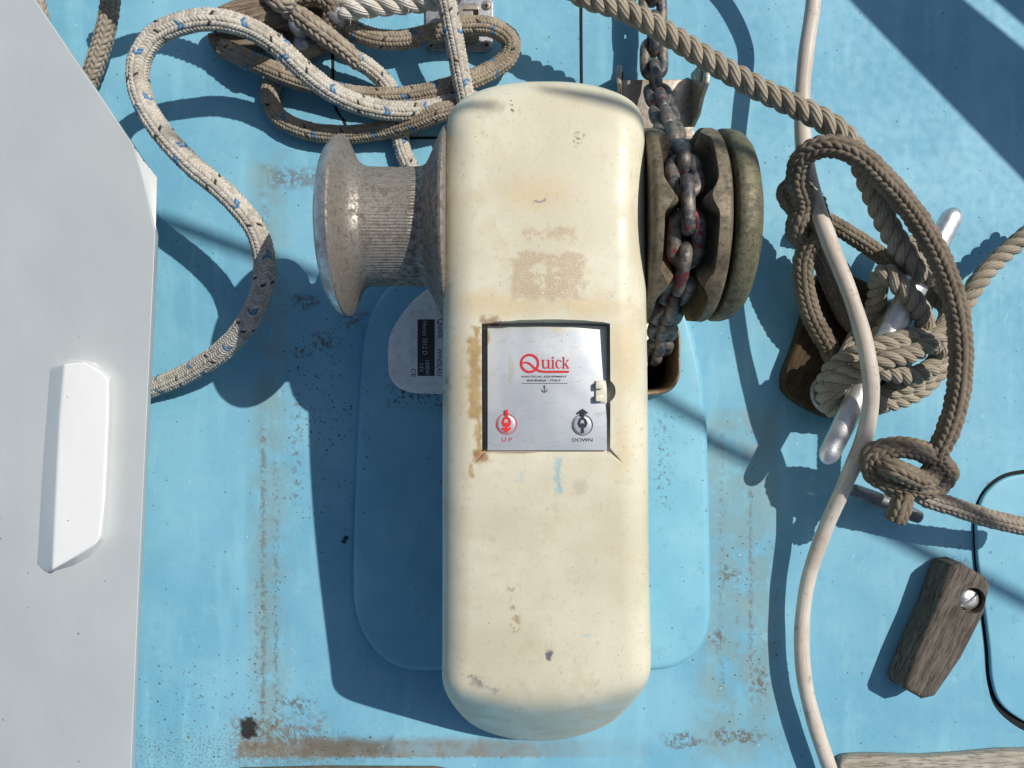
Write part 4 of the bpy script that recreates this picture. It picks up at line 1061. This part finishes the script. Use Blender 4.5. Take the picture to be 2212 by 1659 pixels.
hb_ = [(106, 796), (150, 774), (205, 780), (240, 812), (243, 840), (238, 1000), (228, 1165), (200, 1200), (160, 1222), (100, 1238), (78, 1222), (90, 1000)]
hh = [(138, 785, 34), (185, 782, 40), (226, 808, 42), (236, 826, 42), (234, 900, 42), (226, 1080, 42), (217, 1158, 42), (209, 1174, 42), (168, 1200, 40), (112, 1232, 34), (118, 1100, 36), (128, 900, 36)]
T_ = [P(x, y, 188 - (235 - x) * .12) for x, y, z in hh]
cen_ = sum(T_, Vector()) / len(T_)
B2 = [P(x, y, lidh(x, y) - 1) for x, y in hb_]
bm = bmesh.new(); prism(bm, T_, B2); bmesh.ops.recalc_face_normals(bm, faces=bm.faces[:]); bevel_sharp(bm, 6 * U, 4, 25)
hd = bm_obj('handle', bm, MAT['handle'], wlid, 50); hd['label'] = 'glossy white moulded handle on the lid'

# ------------------------------------------------------------------ wooden block, latch and fittings at the top
wb = thing('wooden_block', 'weathered brown wooden block with chromed pins under ropes at top', 'block', loc=P(560, 50, 0))
outline_slab('upper_bar', [tuple(q[:2]) for q in catmull([(x, y, 0) for x, y in [(446, 42), (452, 24), (475, 10), (540, -14), (720, -60), (730, 20), (700, 45), (620, 58), (540, 60), (470, 62), (450, 55)]], closed=True, sub=3)], 6, 70, MAT['wood3'], wb, 7, 3)
outline_slab('lower_bar', [(446, 70), (560, 66), (700, 62), (705, 92), (600, 96), (452, 98)], .5, 40, MAT['wood3'], wb, 5, 3)
for x, y, h0 in ((596, 82, 64), (650, 86, 60), (640, 45, 96), (725, 22, 104)):
    q = P(x, y, h0); bm = bmesh.new(); vlathe(bm, (q.x, q.y, 1 * U), [(20 * U, 0), (20 * U, (h0 - 12) * U), (17 * U, (h0 - 4) * U), (9 * U, h0 * U), (0, (h0 + 1) * U)], 24); bm_obj('pin', bm, MAT['dullsteel'], wb, 50)
la = thing('flush_latch', 'stainless flush latch plate with cross head screws beneath flecked ropes', 'latch', loc=P(990, 55, 0))
pl_ = outline_slab('plate', [tuple(q) for q in [(920, 90), (928, 108), (1050, 112), (1062, 104), (1066, 88), (1066, 8), (1060, -6), (925, -6), (918, 4)]], .5, 7, MAT['dullsteel'], la, 2.5, 3)
outline_slab('bolt_housing', [(955, 6), (1030, 6), (1036, 14), (1036, 82), (1030, 90), (955, 90)], 7.2, 15, MAT['stainless'], la, 3, 3)
outline_slab('slot', [(1000, 20), (1034, 20), (1034, 74), (1000, 74)], 15.1, 15.8, MAT['black'], la, 0)
outline_slab('lever', [(966, 24), (1022, 22), (1022, 70), (966, 70)], 15.9, 24, MAT['stainless'], la, 3, 3)
for x, y in ((932, 96), (1051, 97), (1051, 12), (932, 12)):
    q = P(x, y, 7); bm = bmesh.new(); vlathe(bm, (q.x, q.y, 7.2 * U), [(10.5 * U, 0), (10 * U, 2 * U), (6 * U, 4 * U), (0, 4.4 * U)], 20); s_o = bm_obj('screw', bm, MAT['stainless'], la, 50)
    flat('cross_slot', [rect(x - 5, y - 1.4, x + 5, y + 1.4), rect(x - 1.4, y - 5, x + 1.4, y - 1.5), rect(x - 1.4, y + 1.5, x + 1.4, y + 5)], 11, MAT['black'], s_o, 1.0)

# ------------------------------------------------------------------ timber at the bottom edge
pk = outline_slab('teak_plank', [tuple(q[:2]) for q in catmull([(x, y, 0) for x, y in [(1814, 1658), (1820, 1641), (1850, 1635), (2000, 1637), (2300, 1640), (2300, 1760), (1840, 1760), (1815, 1700)]], closed=True, sub=4)], .5, 24, MAT['wood2'], None, 6, 3)
tag(pk, 'silvery teak plank with rounded end at bottom right edge', 'plank')
pk = outline_slab('teak_plank', [(480, 1672), (520, 1664), (700, 1660), (940, 1661), (966, 1666), (985, 1692), (980, 1760), (480, 1760)], .5, 16, MAT['wood3'], None, 4, 3)
tag(pk, 'brown weathered teak plank at bottom edge below the windlass', 'plank')

# ------------------------------------------------------------------ grit and flakes on the deck
def grit(n, area, h, smin, smax):
    Vs, Fs = [], []
    for _ in range(n):
        x0, y0, x1, y1 = area[RNG.integers(len(area))]
        p = P(RNG.uniform(x0, x1), RNG.uniform(y0, y1), h); s = RNG.uniform(smin, smax) ** 1.0 * U
        k = len(Vs); a_ = RNG.uniform(0, 6.28, 5); a_.sort()
        for t in a_: Vs.append((p.x + s * math.cos(t) * RNG.uniform(.6, 1.2), p.y + s * math.sin(t) * RNG.uniform(.4, 1), p.z + .0001))
        Vs.append((p.x, p.y, p.z + s * RNG.uniform(.3, .7)))
        for q in range(5): Fs.append((k + q, k + (q + 1) % 5, k + 5))
    return Vs, Fs
V1, F1 = grit(420, [(610, 640, 765, 1150), (640, 700, 760, 950), (540, 1250, 620, 1600), (600, 1580, 900, 1640), (1540, 1150, 1680, 1600), (300, 1450, 560, 1640)], 0.3, .8, 3.0)
V2, F2 = grit(120, [(780, 700, 950, 1430), (1410, 880, 1525, 1440)], 40.2, .6, 2.0)
off = len(V1)
g_ = mesh_np('grit', V1 + V2, [tuple(f) for f in F1] + [tuple(i + off for i in f) for f in F2], MAT['grit'], smooth=False)
tag(g_, 'dark grit and flakes scattered on the blue deck', 'grit', kind='stuff')

# ------------------------------------------------------------------ unseen things added outside the frame to throw shadows across it
for pts_, lb in (([SH(285, 452, 2600), SH(335, 470, 2600), SH(500, 531, 2600), SH(735, 616, 2600)], 'short unseen line added overhead on the left, cut to place its shadow'),
                 ([SH(806, 576, 2600), SH(870, 592, 2590), SH(991, 616, 2570), SH(1180, 728, 2540), SH(1400, 882, 2500), SH(1700, 1035, 2500), SH(2212, 1310, 2450), SH(2900, 1680, 2400)], 'unseen slack line added overhead on the right, bent to place its shadow')):
    wpts, wu = path(pts_, .02)
    gw = sweep('unseen_line', wpts, wu, 13 * U, 16, MAT['stainless']); tag(gw, lb, 'line')  # unseen overhead line, added and shaped by where its shadow falls
def board(name, pts, h, t, label):  # unseen board added only to cast a shadow, outlined by that shadow
    top = [SH(x, y, h) for x, y in pts]; bm = bmesh.new(); prism(bm, [p + Vector((0, 0, t * U)) for p in top], top)
    o = bm_obj(name, bm, MAT['wood2']); tag(o, label, 'board'); return o
board('unseen_board', [(1560, -290), (2420, 600), (2620, 440), (2212, 104), (2085, 0), (1800, -235)], 850, 6, 'wide unseen board added outside the upper right to throw a shadow')
board('unseen_board', [(1905, -200), (2148, -4), (2219, 56), (2650, 415), (2900, 200), (2150, -420)], 850, 6, 'second unseen board added farther outside to throw a shadow')
